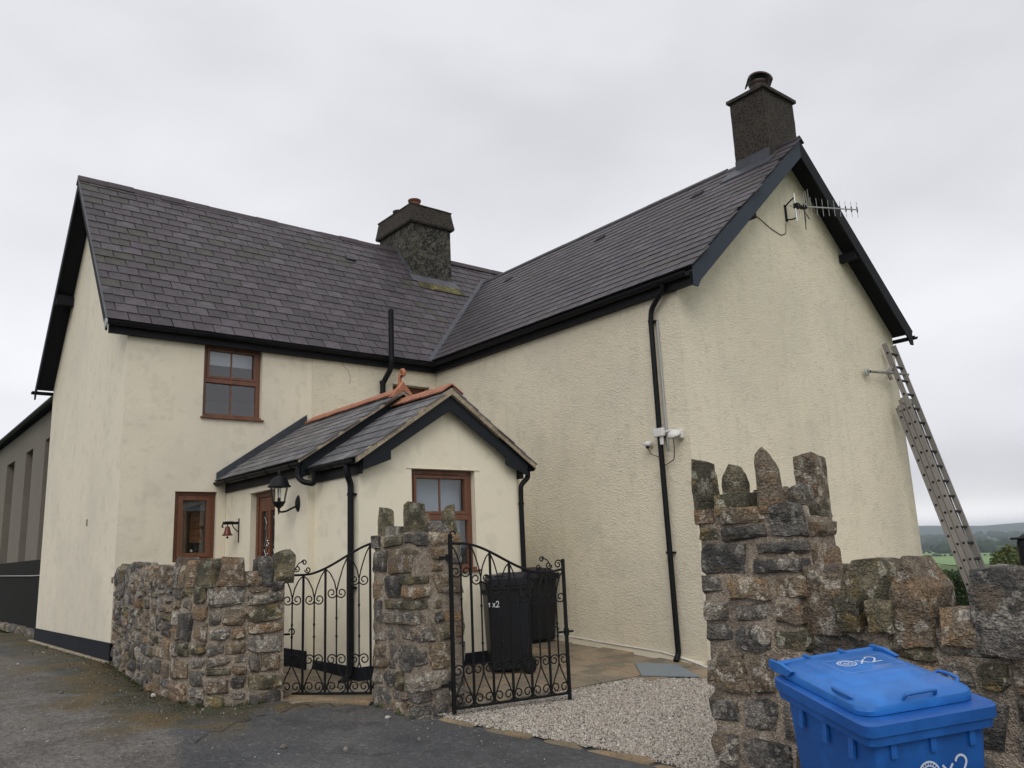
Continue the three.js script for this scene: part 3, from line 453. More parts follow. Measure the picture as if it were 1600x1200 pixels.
{ // wall from the tall pillar towards the camera
  const W = rubbleWall('rubble stone wall behind the blue bin with big rounded coping stones', [[-3.95, 3.80], [-3.95, 4.6], [-3.97, 5.6], [-4.0, 7.4]], 0.42, gh, (s) => 1.20, 57, [0.34, 0.2], -1, 2);
  const S = stoneMats; const cope = (z0, z1, yt, yb, m, s, o = {}) => stonePart(W.t, stoneGeo(z1 - z0 - 0.004, yt - yb, o.d || 0.44, s, { jit: 0.06, sub: 3, upright: true, am: 0.014, taper: o.taper || 0, dome: o.dome || 0 }), m, -3.97 + (o.d || 0.44) / 2 - (o.p || 0), (yt + yb) / 2, (z0 + z1) / 2, -Math.PI / 2, 'coping_stone', o.lean || 0);
  cope(3.80, 4.07, 1.545, 1.14, S.brown[1], 301, { n: 12 }); cope(4.03, 4.17, 1.37, 1.17, S.moss[0], 302, { d: 0.2, p: 0.05, n: 12 }); cope(4.04, 4.335, 1.575, 1.15, S.moss[0], 303, { dome: 0.3, p: -0.03 }); cope(4.21, 4.35, 1.36, 1.17, S.moss[1], 304, { d: 0.2, p: 0.05, n: 12 });
  cope(4.33, 4.53, 1.57, 1.10, S.brown[1], 305, { dome: 0.62, p: 0.03, d: 0.38 }); cope(4.57, 4.77, 1.315, 1.12, S.brown[0], 306, { n: 14, p: 0.03 }); cope(4.74, 5.03, 1.53, 1.08, S.dark[1], 307, { n: 9, p: 0.05 }); cope(5.03, 5.24, 1.32, 1.1, S.brown[0], 308, { n: 12 });
  let z = 5.25, k = 0; while (z < 7.3) { const l = 0.24 + 0.07 * (k % 3); cope(z, z + l, k % 2 ? 1.33 : 1.54, 1.1, anyStone(rng(400 + k)), 310 + k, { dome: k % 2 ? 0 : 0.25 }); z += l + 0.01; k++; }
}
// ───────────────────────── windows
// frame given in its own metres: x across, y up, z outwards, origin at bottom centre of the opening on the wall face
function windowPart(parent, at, turn, w, h, { transom = 0, bars = [], sill = true, depth = 0.09, fr = 0.065, mat = M.pvc, glass = M.glass, vent = false } = {}) {
  const zf = -depth, z0 = zf - 0.06, x = w / 2 - 0.004; const fb = [bx(-x, -x + fr, 0.004, h - 0.004, z0, zf, 0.008), bx(x - fr, x, 0.004, h - 0.004, z0, zf, 0.008), bx(-x + fr - 0.004, x - fr + 0.004, 0.004, fr, z0 + 0.002, zf - 0.002, 0.008), bx(-x + fr - 0.004, x - fr + 0.004, h - fr, h - 0.004, z0 + 0.002, zf - 0.002, 0.008)];
  const m = new THREE.Mesh(merge(fb), mat); m.name = 'window'; m.castShadow = m.receiveShadow = true; m.rotation.y = turn; m.position.set(...at); const b = base.get(parent); if (b && !parent.isMesh) m.position.sub(b); parent.add(m); base.set(m, V(0, 0, 0));
  const panes = transom ? [[fr, transom], [transom + 0.05, h - fr]] : [[fr, h - fr]];
  if (transom) lp(m, 'transom', bx(-x + fr - 0.004, x - fr + 0.004, transom - 0.02, transom + 0.05, z0 + 0.004, zf + 0.006, 0.008), mat);
  panes.forEach(([a, e], i) => {
    if (i === panes.length - 1) { const s = 0.04, sx = x - fr; const sb = [bx(-sx, -sx + s, a, e, z0 + 0.006, zf + 0.012, 0.008), bx(sx - s, sx, a, e, z0 + 0.006, zf + 0.012, 0.008), bx(-sx + s - 0.003, sx - s + 0.003, a, a + s, z0 + 0.008, zf + 0.010, 0.008), bx(-sx + s - 0.003, sx - s + 0.003, e - s, e, z0 + 0.008, zf + 0.010, 0.008)]; lp(m, 'sash', merge(sb), mat); }
    const cs = bars[i] || []; const xs = [-x + fr + 0.001, ...cs, x - fr - 0.001];
    for (let k = 0; k < xs.length - 1; k++) lp(m, 'pane', new THREE.PlaneGeometry(xs[k + 1] - xs[k], e - a).translate((xs[k] + xs[k + 1]) / 2, (a + e) / 2, z0 + 0.025), glass);
    for (const c of cs) lp(m, 'glazing_bar', bx(c - 0.011, c + 0.011, a, e, z0 + 0.018, z0 + 0.034), M.pvc);
  });
  if (vent) lp(m, 'trickle_vent', bx(-w * 0.28, w * 0.28, h - 0.05, h - 0.03, zf, zf + 0.016, 0.006), mat);
  if (sill) lp(m, 'sill', merge([bx(-w / 2 - 0.03, w / 2 + 0.03, -0.028, 0.0, zf - 0.01, 0.045, 0.008), bx(-w / 2 + 0.003, w / 2 - 0.003, -0.001, 0.03, zf - 0.004, 0.004, 0.004)]), mat);
  return m;
}

// ───────────────────────── slates
const slateKinds = [];
const slateTones = [[0.110, 0.099, 0.108], [0.134, 0.120, 0.132], [0.152, 0.136, 0.148], [0.096, 0.086, 0.095], [0.180, 0.168, 0.176], [0.118, 0.114, 0.100], [0.104, 0.106, 0.080], [0.132, 0.110, 0.124], [0.27, 0.28, 0.275], [0.35, 0.36, 0.355], [0.21, 0.22, 0.22]];
{ const m = [0.122, 0.110, 0.120]; for (let k = 0; k < 8; k++) slateTones[k] = slateTones[k].map((v, i) => m[i] + 0.95 * (v - m[i])); }
function slateGeo(w, len, s, tone) {          // x across, y up the slope, z off the roof; bottom edge at y = 0
  const r = rng(s), b = (r() - 0.5) * 0.008, c = (r() - 0.5) * 0.008, k = r() < 0.18 ? 0.03 * r() : 0;
  const sh = [[-w / 2 + 0.004, b], [-w * 0.12, (b + c) / 2 - 0.003 * r()], [w / 2 - 0.004 - k, c], [w / 2 - 0.004, c + k * 0.8 + 0.001], [w / 2 - 0.004, len], [-w / 2 + 0.004, len]];
  const g = slab(sh, 0, 0.013, 'z'); const n = g.attributes.position.count, col = new Float32Array(n * 3), o = [r() * 5, r() * 5]; for (let i = 0; i < n; i++) col.set(tone, i * 3); g.setAttribute('color', new THREE.BufferAttribute(col, 3));
  const uv = g.attributes.uv; for (let i = 0; i < n; i++) uv.setXY(i, uv.getX(i) + o[0], uv.getY(i) + o[1]); return g;
}
const kindOf = new Map();
function slateKind(w, len, tone, variant) { const k = [w.toFixed(2), len.toFixed(2), tone, variant].join(); if (!kindOf.has(k)) kindOf.set(k, slateGeo(w, len, 71 + tone * 13 + variant * 5, slateTones[tone])); return kindOf.get(k); }
// records of slates on a slope: O = eave corner, U along the eave, Vv up the slope
function slates(O, U, Vv, length, rows, gauge, w, range, seed, toneOf) {
  const out = [], N = U.clone().cross(Vv).normalize(), r = rng(seed);
  for (let j = 0; j < rows; j++) {
    let [a, b] = range(j * gauge); a += 0.02 * (r() - 0.5); b += 0.02 * (r() - 0.5); let u = a - (j % 2) * w / 2 - w * 0.15 * r() * 0.4;
    while (u < b) {
      const W = w, c = u + W / 2; let a0 = Math.max(u, a), b0 = Math.min(u + W, b); u += W; if (b0 - a0 < 0.06) continue;
      const half = b0 - a0 < W * 0.72, width = half ? (b0 - a0) : W; const cc = (a0 + b0) / 2, tilt = 0.050 + 0.016 * (r() - 0.5);
      const pos = O.clone().addScaledVector(U, half ? cc : c).addScaledVector(Vv, j * gauge - 0.012 + 0.006 * (r() - 0.5)).addScaledVector(N, 0.016 + 0.003 * r());
      const Y = Vv.clone().multiplyScalar(Math.cos(tilt)).addScaledVector(N, -Math.sin(tilt)), X = U.clone().multiplyScalar(1).addScaledVector(Vv, (r() - 0.5) * 0.012).normalize(), Yn = Y.clone().addScaledVector(X, -Y.dot(X)).normalize(), Z = X.clone().cross(Yn);
      const tone = toneOf(cc, j * gauge, r); out.push({ geo: slateKind(Math.round(width * 50) / 50, Math.min(gauge + 0.09, length - j * gauge + 0.01), tone, Math.floor(r() * 3)), pos, X, Y: Yn, Z, area: W * gauge * Math.abs(N.dot(camera.position.clone().sub(pos).normalize())) / camera.position.distanceToSquared(pos) });
    }
  }
  return out;
}
function mergedSlates(list) { const gs = list.map((s) => { const g = s.geo.clone(); g.applyMatrix4(new THREE.Matrix4().makeBasis(s.X, s.Y, s.Z).setPosition(s.pos)); return g; }); return mergeGeometries(gs); }
// half-round gutter along a line, opening upwards
function gutterGeo(a, b, r = 0.058) { const A = V(...a), B = V(...b), d = B.clone().sub(A).normalize(), s = V(0, 1, 0).cross(d).normalize(), p = [], idx = [], n = 12; for (const e of [A, B]) for (const rr of [r, r - 0.006]) for (let i = 0; i <= n; i++) { const t = Math.PI * i / n, q = e.clone().addScaledVector(s, Math.cos(t) * rr); p.push(q.x, q.y - Math.sin(t) * rr, q.z); }
  const m = n + 1; for (let i = 0; i < n; i++) { idx.push(i, i + 2 * m, i + 1, i + 1, i + 2 * m, i + 2 * m + 1); idx.push(m + i, m + i + 1, i + 3 * m, m + i + 1, i + 1 + 3 * m, i + 3 * m); idx.push(i, i + 1, m + i, m + i, i + 1, m + i + 1); idx.push(2 * m + i, 3 * m + i, 2 * m + i + 1, 3 * m + i, 3 * m + i + 1, 2 * m + i + 1); }
  const g = new THREE.BufferGeometry(); g.setAttribute('position', new THREE.Float32BufferAttribute(p, 3)); g.setIndex(idx); const h = toCreasedNormals(g, 0.6); h.setAttribute('uv', new THREE.BufferAttribute(new Float32Array(h.attributes.position.count * 2), 2)); return h; }
// roof board under the slates: plank between eave line and ridge line
function deck(a, b, c, d, th, N) { const q = [a, b, c, d].map((p) => V(...p)), n = N.clone().multiplyScalar(-th), p = [...q, ...q.map((e) => e.clone().add(n))]; const f = [[0, 1, 2, 3], [7, 6, 5, 4], [0, 4, 5, 1], [1, 5, 6, 2], [2, 6, 7, 3], [3, 7, 4, 0]], pos = []; for (const [i, j, k, l] of f) for (const e of [i, j, k, i, k, l]) pos.push(p[e].x, p[e].y, p[e].z); const g = new THREE.BufferGeometry(); g.setAttribute('position', new THREE.Float32BufferAttribute(pos, 3)); g.computeVertexNormals(); return boxUv(g); }
const ridgeGeo = (len, half, leg, th) => { const c = Math.cos(half), s = Math.sin(half), o = [[0, 0], [-leg * c, -leg * s], [-leg * c + th * s, -leg * s - th * c], [0, -th / c], [leg * c - th * s, -leg * s - th * c], [leg * c, -leg * s]]; return slab(o, -len / 2, len / 2, 'z', [], 0.004); };

// ───────────────────────── house
const house = thing('house', 'cream rendered L-shaped house with two slate roofs and black gutters', 'house', [0, 0.2, -5.7]);
const Lz0 = -5.69, Lz1 = -10.99, Lr = -8.34, Lx0 = -5.27, W = 5.81, Rr = 2.906;
const upWin = [-4.18, -3.27, 3.84, 4.99], loWin = [-4.52, -3.92, 1.72, 2.72], bathWin = [-0.91, -0.14, 3.9, 4.66];
{
  // left wing: smooth-rendered front, rough-cast strip beside the inner corner
  wp(house, 'wall', slab([[Lx0, 0.1], [-2.43, 0.1], [-2.43, 5.06], [Lx0, 5.06]], Lz0 - 0.32, Lz0, 'z', [rect(upWin[0], upWin[1], upWin[2], upWin[3]), rect(loWin[0], loWin[1], loWin[2], loWin[3])]), M.smooth);
  wp(house, 'wall', slab([[-2.43, 0.1], [0.0, 0.1], [0.0, 5.06], [-2.43, 5.06]], Lz0 - 0.3, Lz0 + 0.018, 'z', [rect(bathWin[0], bathWin[1], bathWin[2], bathWin[3])]), M.rough);
  const gab = (z0, z1, ridge, yr) => [[z0, 0.1], [z0, 5.13], [ridge, yr], [z1, 5.10], [z1, 0.1]];
  wp(house, 'gable_wall', slab(gab(Lz0 - 0.001, Lz1, Lr, 8.285), Lx0 - 0.002, Lx0 + 0.3, 'x'), M.smooth);
  wp(house, 'wall', bx(Lx0 + 0.3, W - 0.3, 0.1, 5.06, Lz1, Lz1 + 0.3), M.smooth);
  // right wing: rough-cast all round
  wp(house, 'wall', slab([[0.0, -0.1], [Lz0 + 0.02, -0.1], [Lz0 + 0.02, 5.06], [0.0, 5.06]], 0, 0.3, 'x'), M.rough);
  wp(house, 'gable_wall', slab([[0.002, -0.2], [W, -0.2], [W, 5.12], [Rr, 7.79], [0.002, 5.165]], -0.3, 0.002, 'z'), M.rough);
  wp(house, 'wall', bx(W - 0.3, W, -0.2, 5.02, Lz1, -0.3), M.rough);
  // black painted plinths
  wp(house, 'plinth', slab([[Lz0 + 0.05, 0.2], [Lz0 + 0.05, 0.705], [Lz1, 0.675], [Lz1, 0.2]], Lx0 - 0.022, Lx0 - 0.003, 'x'), M.plinth);
  wp(house, 'plinth', bx(Lx0 - 0.021, -2.44, 0.2, 0.70, Lz0 + 0.001, Lz0 + 0.02), M.plinth);
  wp(house, 'footing', slab([[Lz0 + 0.15, 0.2], [Lz0 + 0.15, 0.485], [Lz1 - 0.1, 0.475], [Lz1 - 0.1, 0.2]], Lx0 - 0.10, Lx0 - 0.024, 'x', [], 0.012), M.cement);
  // white skirting at the foot of the long wall
  { const pts = []; for (let z = -0.06; z >= -3.4; z -= 0.08) pts.push(z); const top = pts.map((z) => [z, gh(0, z) + 0.085 + 0.012 * (hash(Math.round(z * 100), 4, 3) - 0.5) - 0.03 * ss(-0.5, 0, z)]); wp(house, 'skirting', slab([[-0.06, 0.0], ...top, [-3.4, 0.0]], -0.045, -0.002, 'x', [], 0.006), M.porch); }
  wp(house, 'cable', tube([[-0.052, gh(0, -3.3) + 0.12, -3.3], [-0.052, gh(0, -2.4) + 0.105, -2.4], [-0.053, gh(0, -1.5) + 0.09, -1.5], [-0.053, gh(0, -0.7) + 0.10, -0.7], [-0.053, gh(0, -0.25) + 0.06, -0.25], [-0.06, gh(0, 0) + 0.02, 0.03]], 0.009, 40, 6), M.white);
  // hairline cracks in the render are thin open gaps filled with dirt
  wp(house, 'crack', tube([[-1.92, 4.97, Lz0 + 0.019], [-1.86, 4.86, Lz0 + 0.019], [-1.78, 4.80, Lz0 + 0.019], [-1.74, 4.68, Lz0 + 0.019], [-1.75, 4.56, Lz0 + 0.019]], 0.003, 30, 4), M.hole);
  // small rusty plate on the gable
  wp(house, 'vent_plate', bx(Lx0 - 0.012, Lx0 - 0.003, 2.33, 2.43, -7.5, -7.44, 0.003), M.cement);

  // windows
  const wu = windowPart(house, [(upWin[0] + upWin[1]) / 2, upWin[2], Lz0], 0, upWin[1] - upWin[0], upWin[3] - upWin[2], { transom: 0.56, bars: [[0], [0]], depth: 0.08, mat: M.pvc });
  lp(wu, 'blind', bx(-0.38, 0.38, 0.86, 1.08, -0.26, -0.25), M.blind);
  lp(wu, 'curtain', tube([[-0.40, 0.02, -0.30], [-0.38, 0.1, -0.29], [-0.40, 0.22, -0.30]], 0.035, 10, 6), M.blind);
  const wl = windowPart(house, [(loWin[0] + loWin[1]) / 2, loWin[2], Lz0], 0, loWin[1] - loWin[0], loWin[3] - loWin[2], { bars: [[]], depth: 0.06, sill: false, fr: 0.06, mat: M.pvc });
  lp(wl, 'sash', merge([bx(-0.24, -0.17, 0.06, 0.94, -0.11, -0.04, 0.01), bx(0.17, 0.24, 0.06, 0.94, -0.11, -0.04, 0.01), bx(-0.175, 0.175, 0.061, 0.125, -0.108, -0.042, 0.01), bx(-0.175, 0.175, 0.875, 0.939, -0.108, -0.042, 0.01)]), M.pvc);
  lp(wl, 'blind', bx(-0.26, 0.26, 0.74, 0.98, -0.30, -0.29), M.room);
  lp(wl, 'curtain', merge([0, 1, 2, 3].map((k) => new THREE.CylinderGeometry(0.032, 0.036, 0.9, 10).translate(-0.20 + k * 0.05, 0.45, -0.34 - 0.01 * (k % 2)))), M.curtain);
  lp(wl, 'cupboard', bx(0.05, 0.22, 0.28, 0.72, -0.46, -0.40), M.roomWood);
  lp(wl, 'ornament', new THREE.SphereGeometry(0.02, 10, 8).translate(0.02, 0.155, -0.2), M.white);
  const wb = windowPart(house, [(bathWin[0] + bathWin[1]) / 2, bathWin[2], Lz0 + 0.018], 0, bathWin[1] - bathWin[0], bathWin[3] - bathWin[2], { depth: 0.16, mat: M.pvc, sill: true, glass: M.frost });
  void wb;
}
// roofs
const sV = V(0, 3.24, -2.74).normalize(), sL = Math.hypot(3.24, 2.74), sN = V(1, 0, 0).cross(sV).normalize();
const rV = V(3.006, 2.70, 0).normalize(), rL = Math.hypot(3.006, 2.70);
{
  const eL = 5.115, eR = 5.145;
  const roofL = wp(house, 'roof', merge([deck([-5.56, eL, -5.605], [5.9, eL, -5.605], [5.9, eL + 3.24, -8.345], [-5.56, eL + 3.24, -8.345], 0.05, sN), deck([5.9, eL, -11.08], [-5.56, eL, -11.08], [-5.56, eL + 3.238, -8.34], [5.9, eL + 3.238, -8.34], 0.06, V(0, 2.74, -3.24).normalize())]), M.blackMatt);
  const NR = V(-2.70, 3.006, 0).normalize();
  const roofR = wp(house, 'roof', merge([deck([-0.10, eR, -7.9], [-0.10, eR, 0.33], [2.906, eR + 2.70, 0.33], [2.906, eR + 2.70, -7.9], 0.05, NR), deck([5.90, 5.13, 0.33], [5.90, 5.13, -8.0], [2.904, eR + 2.698, -8.0], [2.904, eR + 2.698, 0.33], 0.06, V(2.70, 3.0, 0).normalize())]), M.blackMatt);
  const g1 = 0.2125, g2 = 0.205;
  const moss = (a, b, s) => fbm(a / 9 + 3, b / 9 + 1, 10, 3, s);
  const recs = [];
  // left wing, front slope: up to the valley, and past the ridge of the right wing along the top
  for (const s of slates(V(0, eL, -5.605), V(1, 0, 0), sV, sL, 20, g1, 0.305, (v) => { const y = eL + v * sV.y; return [-5.585, y > 7.8 ? 4.2 : 2.906 - (7.845 - y) / 0.898 + 0.12]; }, 21, (a, b, r) => {
    const m = moss(a, b, 811), q = r(), left = ss(-4.2, -5.4, a) * ss(1.2, 2.4, b), low = ss(1.4, 0.2, b); if (q < 0.5 * ss(0.54, 0.67, m + 0.13 * left + 0.09 * low)) return r() < 0.6 ? 5 : 6; return q > 0.90 ? 4 : q > 0.72 ? 2 : q > 0.5 ? 1 : q > 0.3 ? 7 : q > 0.16 ? 0 : 3; })) { s.roof = roofL; recs.push(s); }
  for (const s of slates(V(-0.10, eR, 0), V(0, 0, 1), rV, rL, 20, g2, 0.305, (v) => [-5.605 - v * rV.y * (2.74 / 3.24) - 0.12, 0.355], 22, (a, b, r) => { const m = moss(a, b, 823), q = r(); if (q < 0.35 * ss(0.52, 0.64, m)) return 5; return q > 0.93 ? 2 : q > 0.6 ? 1 : q > 0.25 ? 0 : 3; })) { s.roof = roofR; recs.push(s); }
  recs.sort((a, b) => b.area - a.area);
  recs.slice(0, 300).forEach((s) => place(s.roof, 'slate', s.geo, M.slate, s.pos, s.X, s.Y, s.Z));
  const rest = wp(house, 'slates', mergedSlates(recs.slice(300)), M.slate); rest.userData.kind = 'stuff';
  // ridge tiles
  const rgL = ridgeGeo(0.452, 0.86, 0.19, 0.016); for (let k = 0; k < 21; k++) { const x = -5.36 + k * 0.455; if (x > 0.62 && x < 1.95) continue; place(roofL, 'ridge_tile', rgL, M.ridge, V(x, eL + 3.295 + 0.016 * hash(k, 1, 2) - 0.02 * Math.sin((x + 5.5) / 7 * 3.14), -8.342 + 0.014 * (hash(k, 7, 3) - 0.5)), V(0, 0, -1), V(0, 1, 0), V(1, 0, 0.012 * (hash(k, 5, 2) - 0.5)).normalize()); }
  const rgR = ridgeGeo(0.452, 0.72, 0.15, 0.014); for (let k = 0; k < 18; k++) { const z = 0.13 - k * 0.455; if (z > -0.8 && z < 0.0) continue; place(roofR, 'ridge_tile', rgR, M.ridgeDark, V(2.905, eR + 2.748 + 0.006 * hash(k, 3, 2), z), V(1, 0, 0), V(0, 1, 0), V(0, 0, 1)); }
  // lead valley where the slopes meet
  { const a = V(-0.12, 5.12, -5.61), b = V(2.906, 7.845, -7.915), d = b.clone().sub(a).normalize(), up = sN.clone().add(NR).normalize(), l = V(-1, 0, 0).addScaledVector(d, d.x).normalize(), pl = (o, q, h) => o.clone().addScaledVector(q, 1).addScaledVector(up, h); const wL = d.clone().cross(sN).normalize(), wR = d.clone().cross(NR).normalize(); if (wL.x > 0) wL.negate(); if (wR.x < 0 && wR.z < 0) wR.negate(); if (wR.z < 0) wR.negate();
    const P = []; const A = a.clone().addScaledVector(wL, 0.085).addScaledVector(sN, 0.034), B = b.clone().addScaledVector(wL, 0.085).addScaledVector(sN, 0.034), C = a.clone().addScaledVector(up, 0.034), D = b.clone().addScaledVector(up, 0.034), E = a.clone().addScaledVector(wR, 0.075).addScaledVector(NR, 0.034), F = b.clone().addScaledVector(wR, 0.075).addScaledVector(NR, 0.034); for (const t of [[A, C, D], [A, D, B], [C, E, F], [C, F, D]]) for (const v of t) P.push(v.x, v.y, v.z);
    const g = new THREE.BufferGeometry(); g.setAttribute('position', new THREE.Float32BufferAttribute(P, 3)); g.computeVertexNormals(); boxUv(g); const m = wp(house, 'valley_lead', g, Object.assign(M.lead.clone(), { side: THREE.DoubleSide })); void l; void pl; void m; }
  // in-line roof vents
  const vg = merge([bx(-0.11, 0.11, 0, 0.14, 0, 0.05, 0.008)]);
  place(roofL, 'roof_vent', vg, M.leadDark, V(-0.63, 7.62, -7.72).addScaledVector(sN, 0.01), V(1, 0, 0), sV, sN);
  for (const z of [-1.24, -3.52, -6.27]) place(roofR, 'roof_vent', vg, M.blackMatt, V(2.29, 7.26, z).addScaledVector(NR, 0.015), V(0, 0, 1), rV, NR);
}
// verges and bargeboards
{
  const barge = (ax, lo, hi, p0, p1, drop, foot) => { // board under the roof line p0 (eave) - p1 (apex) seen along the third axis
    const d = [p1[0] - p0[0], p1[1] - p0[1]], l = Math.hypot(...d), n = [d[1] / l, -d[0] / l].map((e) => e * Math.sign(-(d[0] / l)) * -1), dn = n[1] < 0 ? n : n.map((e) => -e); const vd = drop / Math.abs(d[0] / l); const pts = [p0, p1, [p1[0], p1[1] - vd], [p0[0] + d[0] / l * foot, p0[1] + d[1] / l * foot - vd], [p0[0] + d[0] / l * (foot * 0.55), p0[1] + d[1] / l * foot * 0.3 - vd * 1.02], [p0[0], p0[1] - vd * 0.86]]; void dn; return slab(pts, lo, hi, ax, [], 0.004); };
  wp(house, 'bargeboard', barge('z', 0.31, 0.335, [-0.07, 5.145], [2.906, 7.82], 0.215, 0.22), M.barge);
  wp(house, 'bargeboard', barge('z', 0.31, 0.335, [5.86, 5.13], [2.906, 7.82], 0.215, 0.22), M.blackMatt);
  for (const [x, y] of [[1.50, 6.26], [4.35, 6.22]]) wp(house, 'purlin_end', bx(x - 0.05, x + 0.05, y - 0.06, y + 0.08, 0.003, 0.30, 0.006), M.blackMatt);
  wp(house, 'bargeboard', barge('x', -5.575, -5.55, [-5.66, 5.12], [-8.34, 8.33], 0.11, 0.1), M.blackMatt);
  wp(house, 'bargeboard', barge('x', -5.575, -5.55, [-11.10, 5.08], [-8.34, 8.33], 0.14, 0.12), M.blackMatt);
  wp(house, 'purlin_end', bx(-5.56, -5.28, 6.42, 6.6, -9.78, -9.62, 0.006), M.blackMatt);
  wp(house, 'verge_fillet', slab([[-5.575, 5.085], [-8.34, 8.34], [-8.34, 8.385], [-5.56, 5.128]], -5.592, -5.576, 'x'), M.lead);
  wp(house, 'gutter_stop', new THREE.CylinderGeometry(0.062, 0.062, 0.02, 14).rotateZ(Math.PI / 2).scale(1, 1.1, 0.9).translate(-5.60, 5.035, -5.545), M.conduit);
  // fascias and gutters
  wp(house, 'fascia', bx(-5.54, 0.0, 4.925, 5.10, -5.668, -5.60, 0.004), M.black);
  wp(house, 'fascia', bx(-0.085, -0.004, 4.925, 5.10, -5.59, 0.30, 0.004), M.black);
  const gl = wp(house, 'gutter', gutterGeo([-5.59, 5.075, -5.535], [-0.10, 5.075, -5.535]), M.black), gr = wp(house, 'gutter', gutterGeo([-0.15, 5.075, -5.59], [-0.15, 5.075, 0.30]), M.black);
  for (const x of [-4.9, -4.1, -3.3, -2.5, -1.7]) wp(gl, 'gutter_bracket', new THREE.TorusGeometry(0.061, 0.005, 5, 12, Math.PI).rotateZ(Math.PI).rotateY(Math.PI / 2).translate(x, 5.075, -5.535), M.black);
  for (const z of [-4.8, -3.9, -3.0, -2.1, -1.2]) wp(gr, 'gutter_bracket', new THREE.TorusGeometry(0.061, 0.005, 5, 12, Math.PI).rotateZ(Math.PI).translate(-0.15, 5.075, z), M.black);
  wp(house, 'gutter', gutterGeo([-5.62, 5.06, -11.13], [-1, 5.06, -11.13]), M.black); wp(house, 'gutter', gutterGeo([5.94, 5.05, 0.36], [5.94, 5.05, -5]), M.black);
  // downpipe near the corner, with its swan neck, clips and the pale conduit beside it
  const dp = wp(house, 'downpipe', polyline([[-0.15, 5.03, -0.12], [-0.13, 4.97, -0.13], [-0.07, 4.76, -0.40], [-0.07, 4.62, -0.425], [-0.07, 3.0, -0.425], [-0.07, 1.6, -0.41], [-0.07, 0.36, -0.40], [-0.13, 0.285, -0.40]], 0.036), M.black);
  for (const y of [4.60, 3.05, 1.58]) wp(dp, 'pipe_clip', merge([new THREE.CylinderGeometry(0.043, 0.043, 0.03, 14).translate(-0.07, y, -0.42), bx(-0.05, -0.002, y - 0.012, y + 0.012, -0.48, -0.36, 0.003)]), M.black);
  wp(house, 'conduit', polyline([[-0.018, 4.60, -0.36], [-0.018, 3.6, -0.355], [-0.018, 2.88, -0.345]], 0.017, 8), M.conduit);
  // soil vent pipe in front of the inner roof
  const sp = wp(house, 'vent_pipe', polyline([[-1.15, 3.7, -5.60], [-1.15, 4.62, -5.60], [-1.08, 4.85, -5.46], [-1.08, 5.0, -5.42], [-1.08, 5.90, -5.42]], 0.047), M.black);
  wp(sp, 'pipe_cap', new THREE.SphereGeometry(0.05, 14, 8, 0, 6.2832, 0, 1.57).scale(1, 0.9, 1).translate(-1.08, 5.895, -5.42), M.black);
  for (const y of [4.45, 4.64]) wp(sp, 'pipe_collar', new THREE.CylinderGeometry(0.056, 0.056, 0.05, 14).translate(-1.15, y, -5.60), M.black);
  wp(sp, 'pipe_collar', new THREE.CylinderGeometry(0.054, 0.054, 0.08, 14).translate(-1.08, 5.03, -5.42), M.black);
}
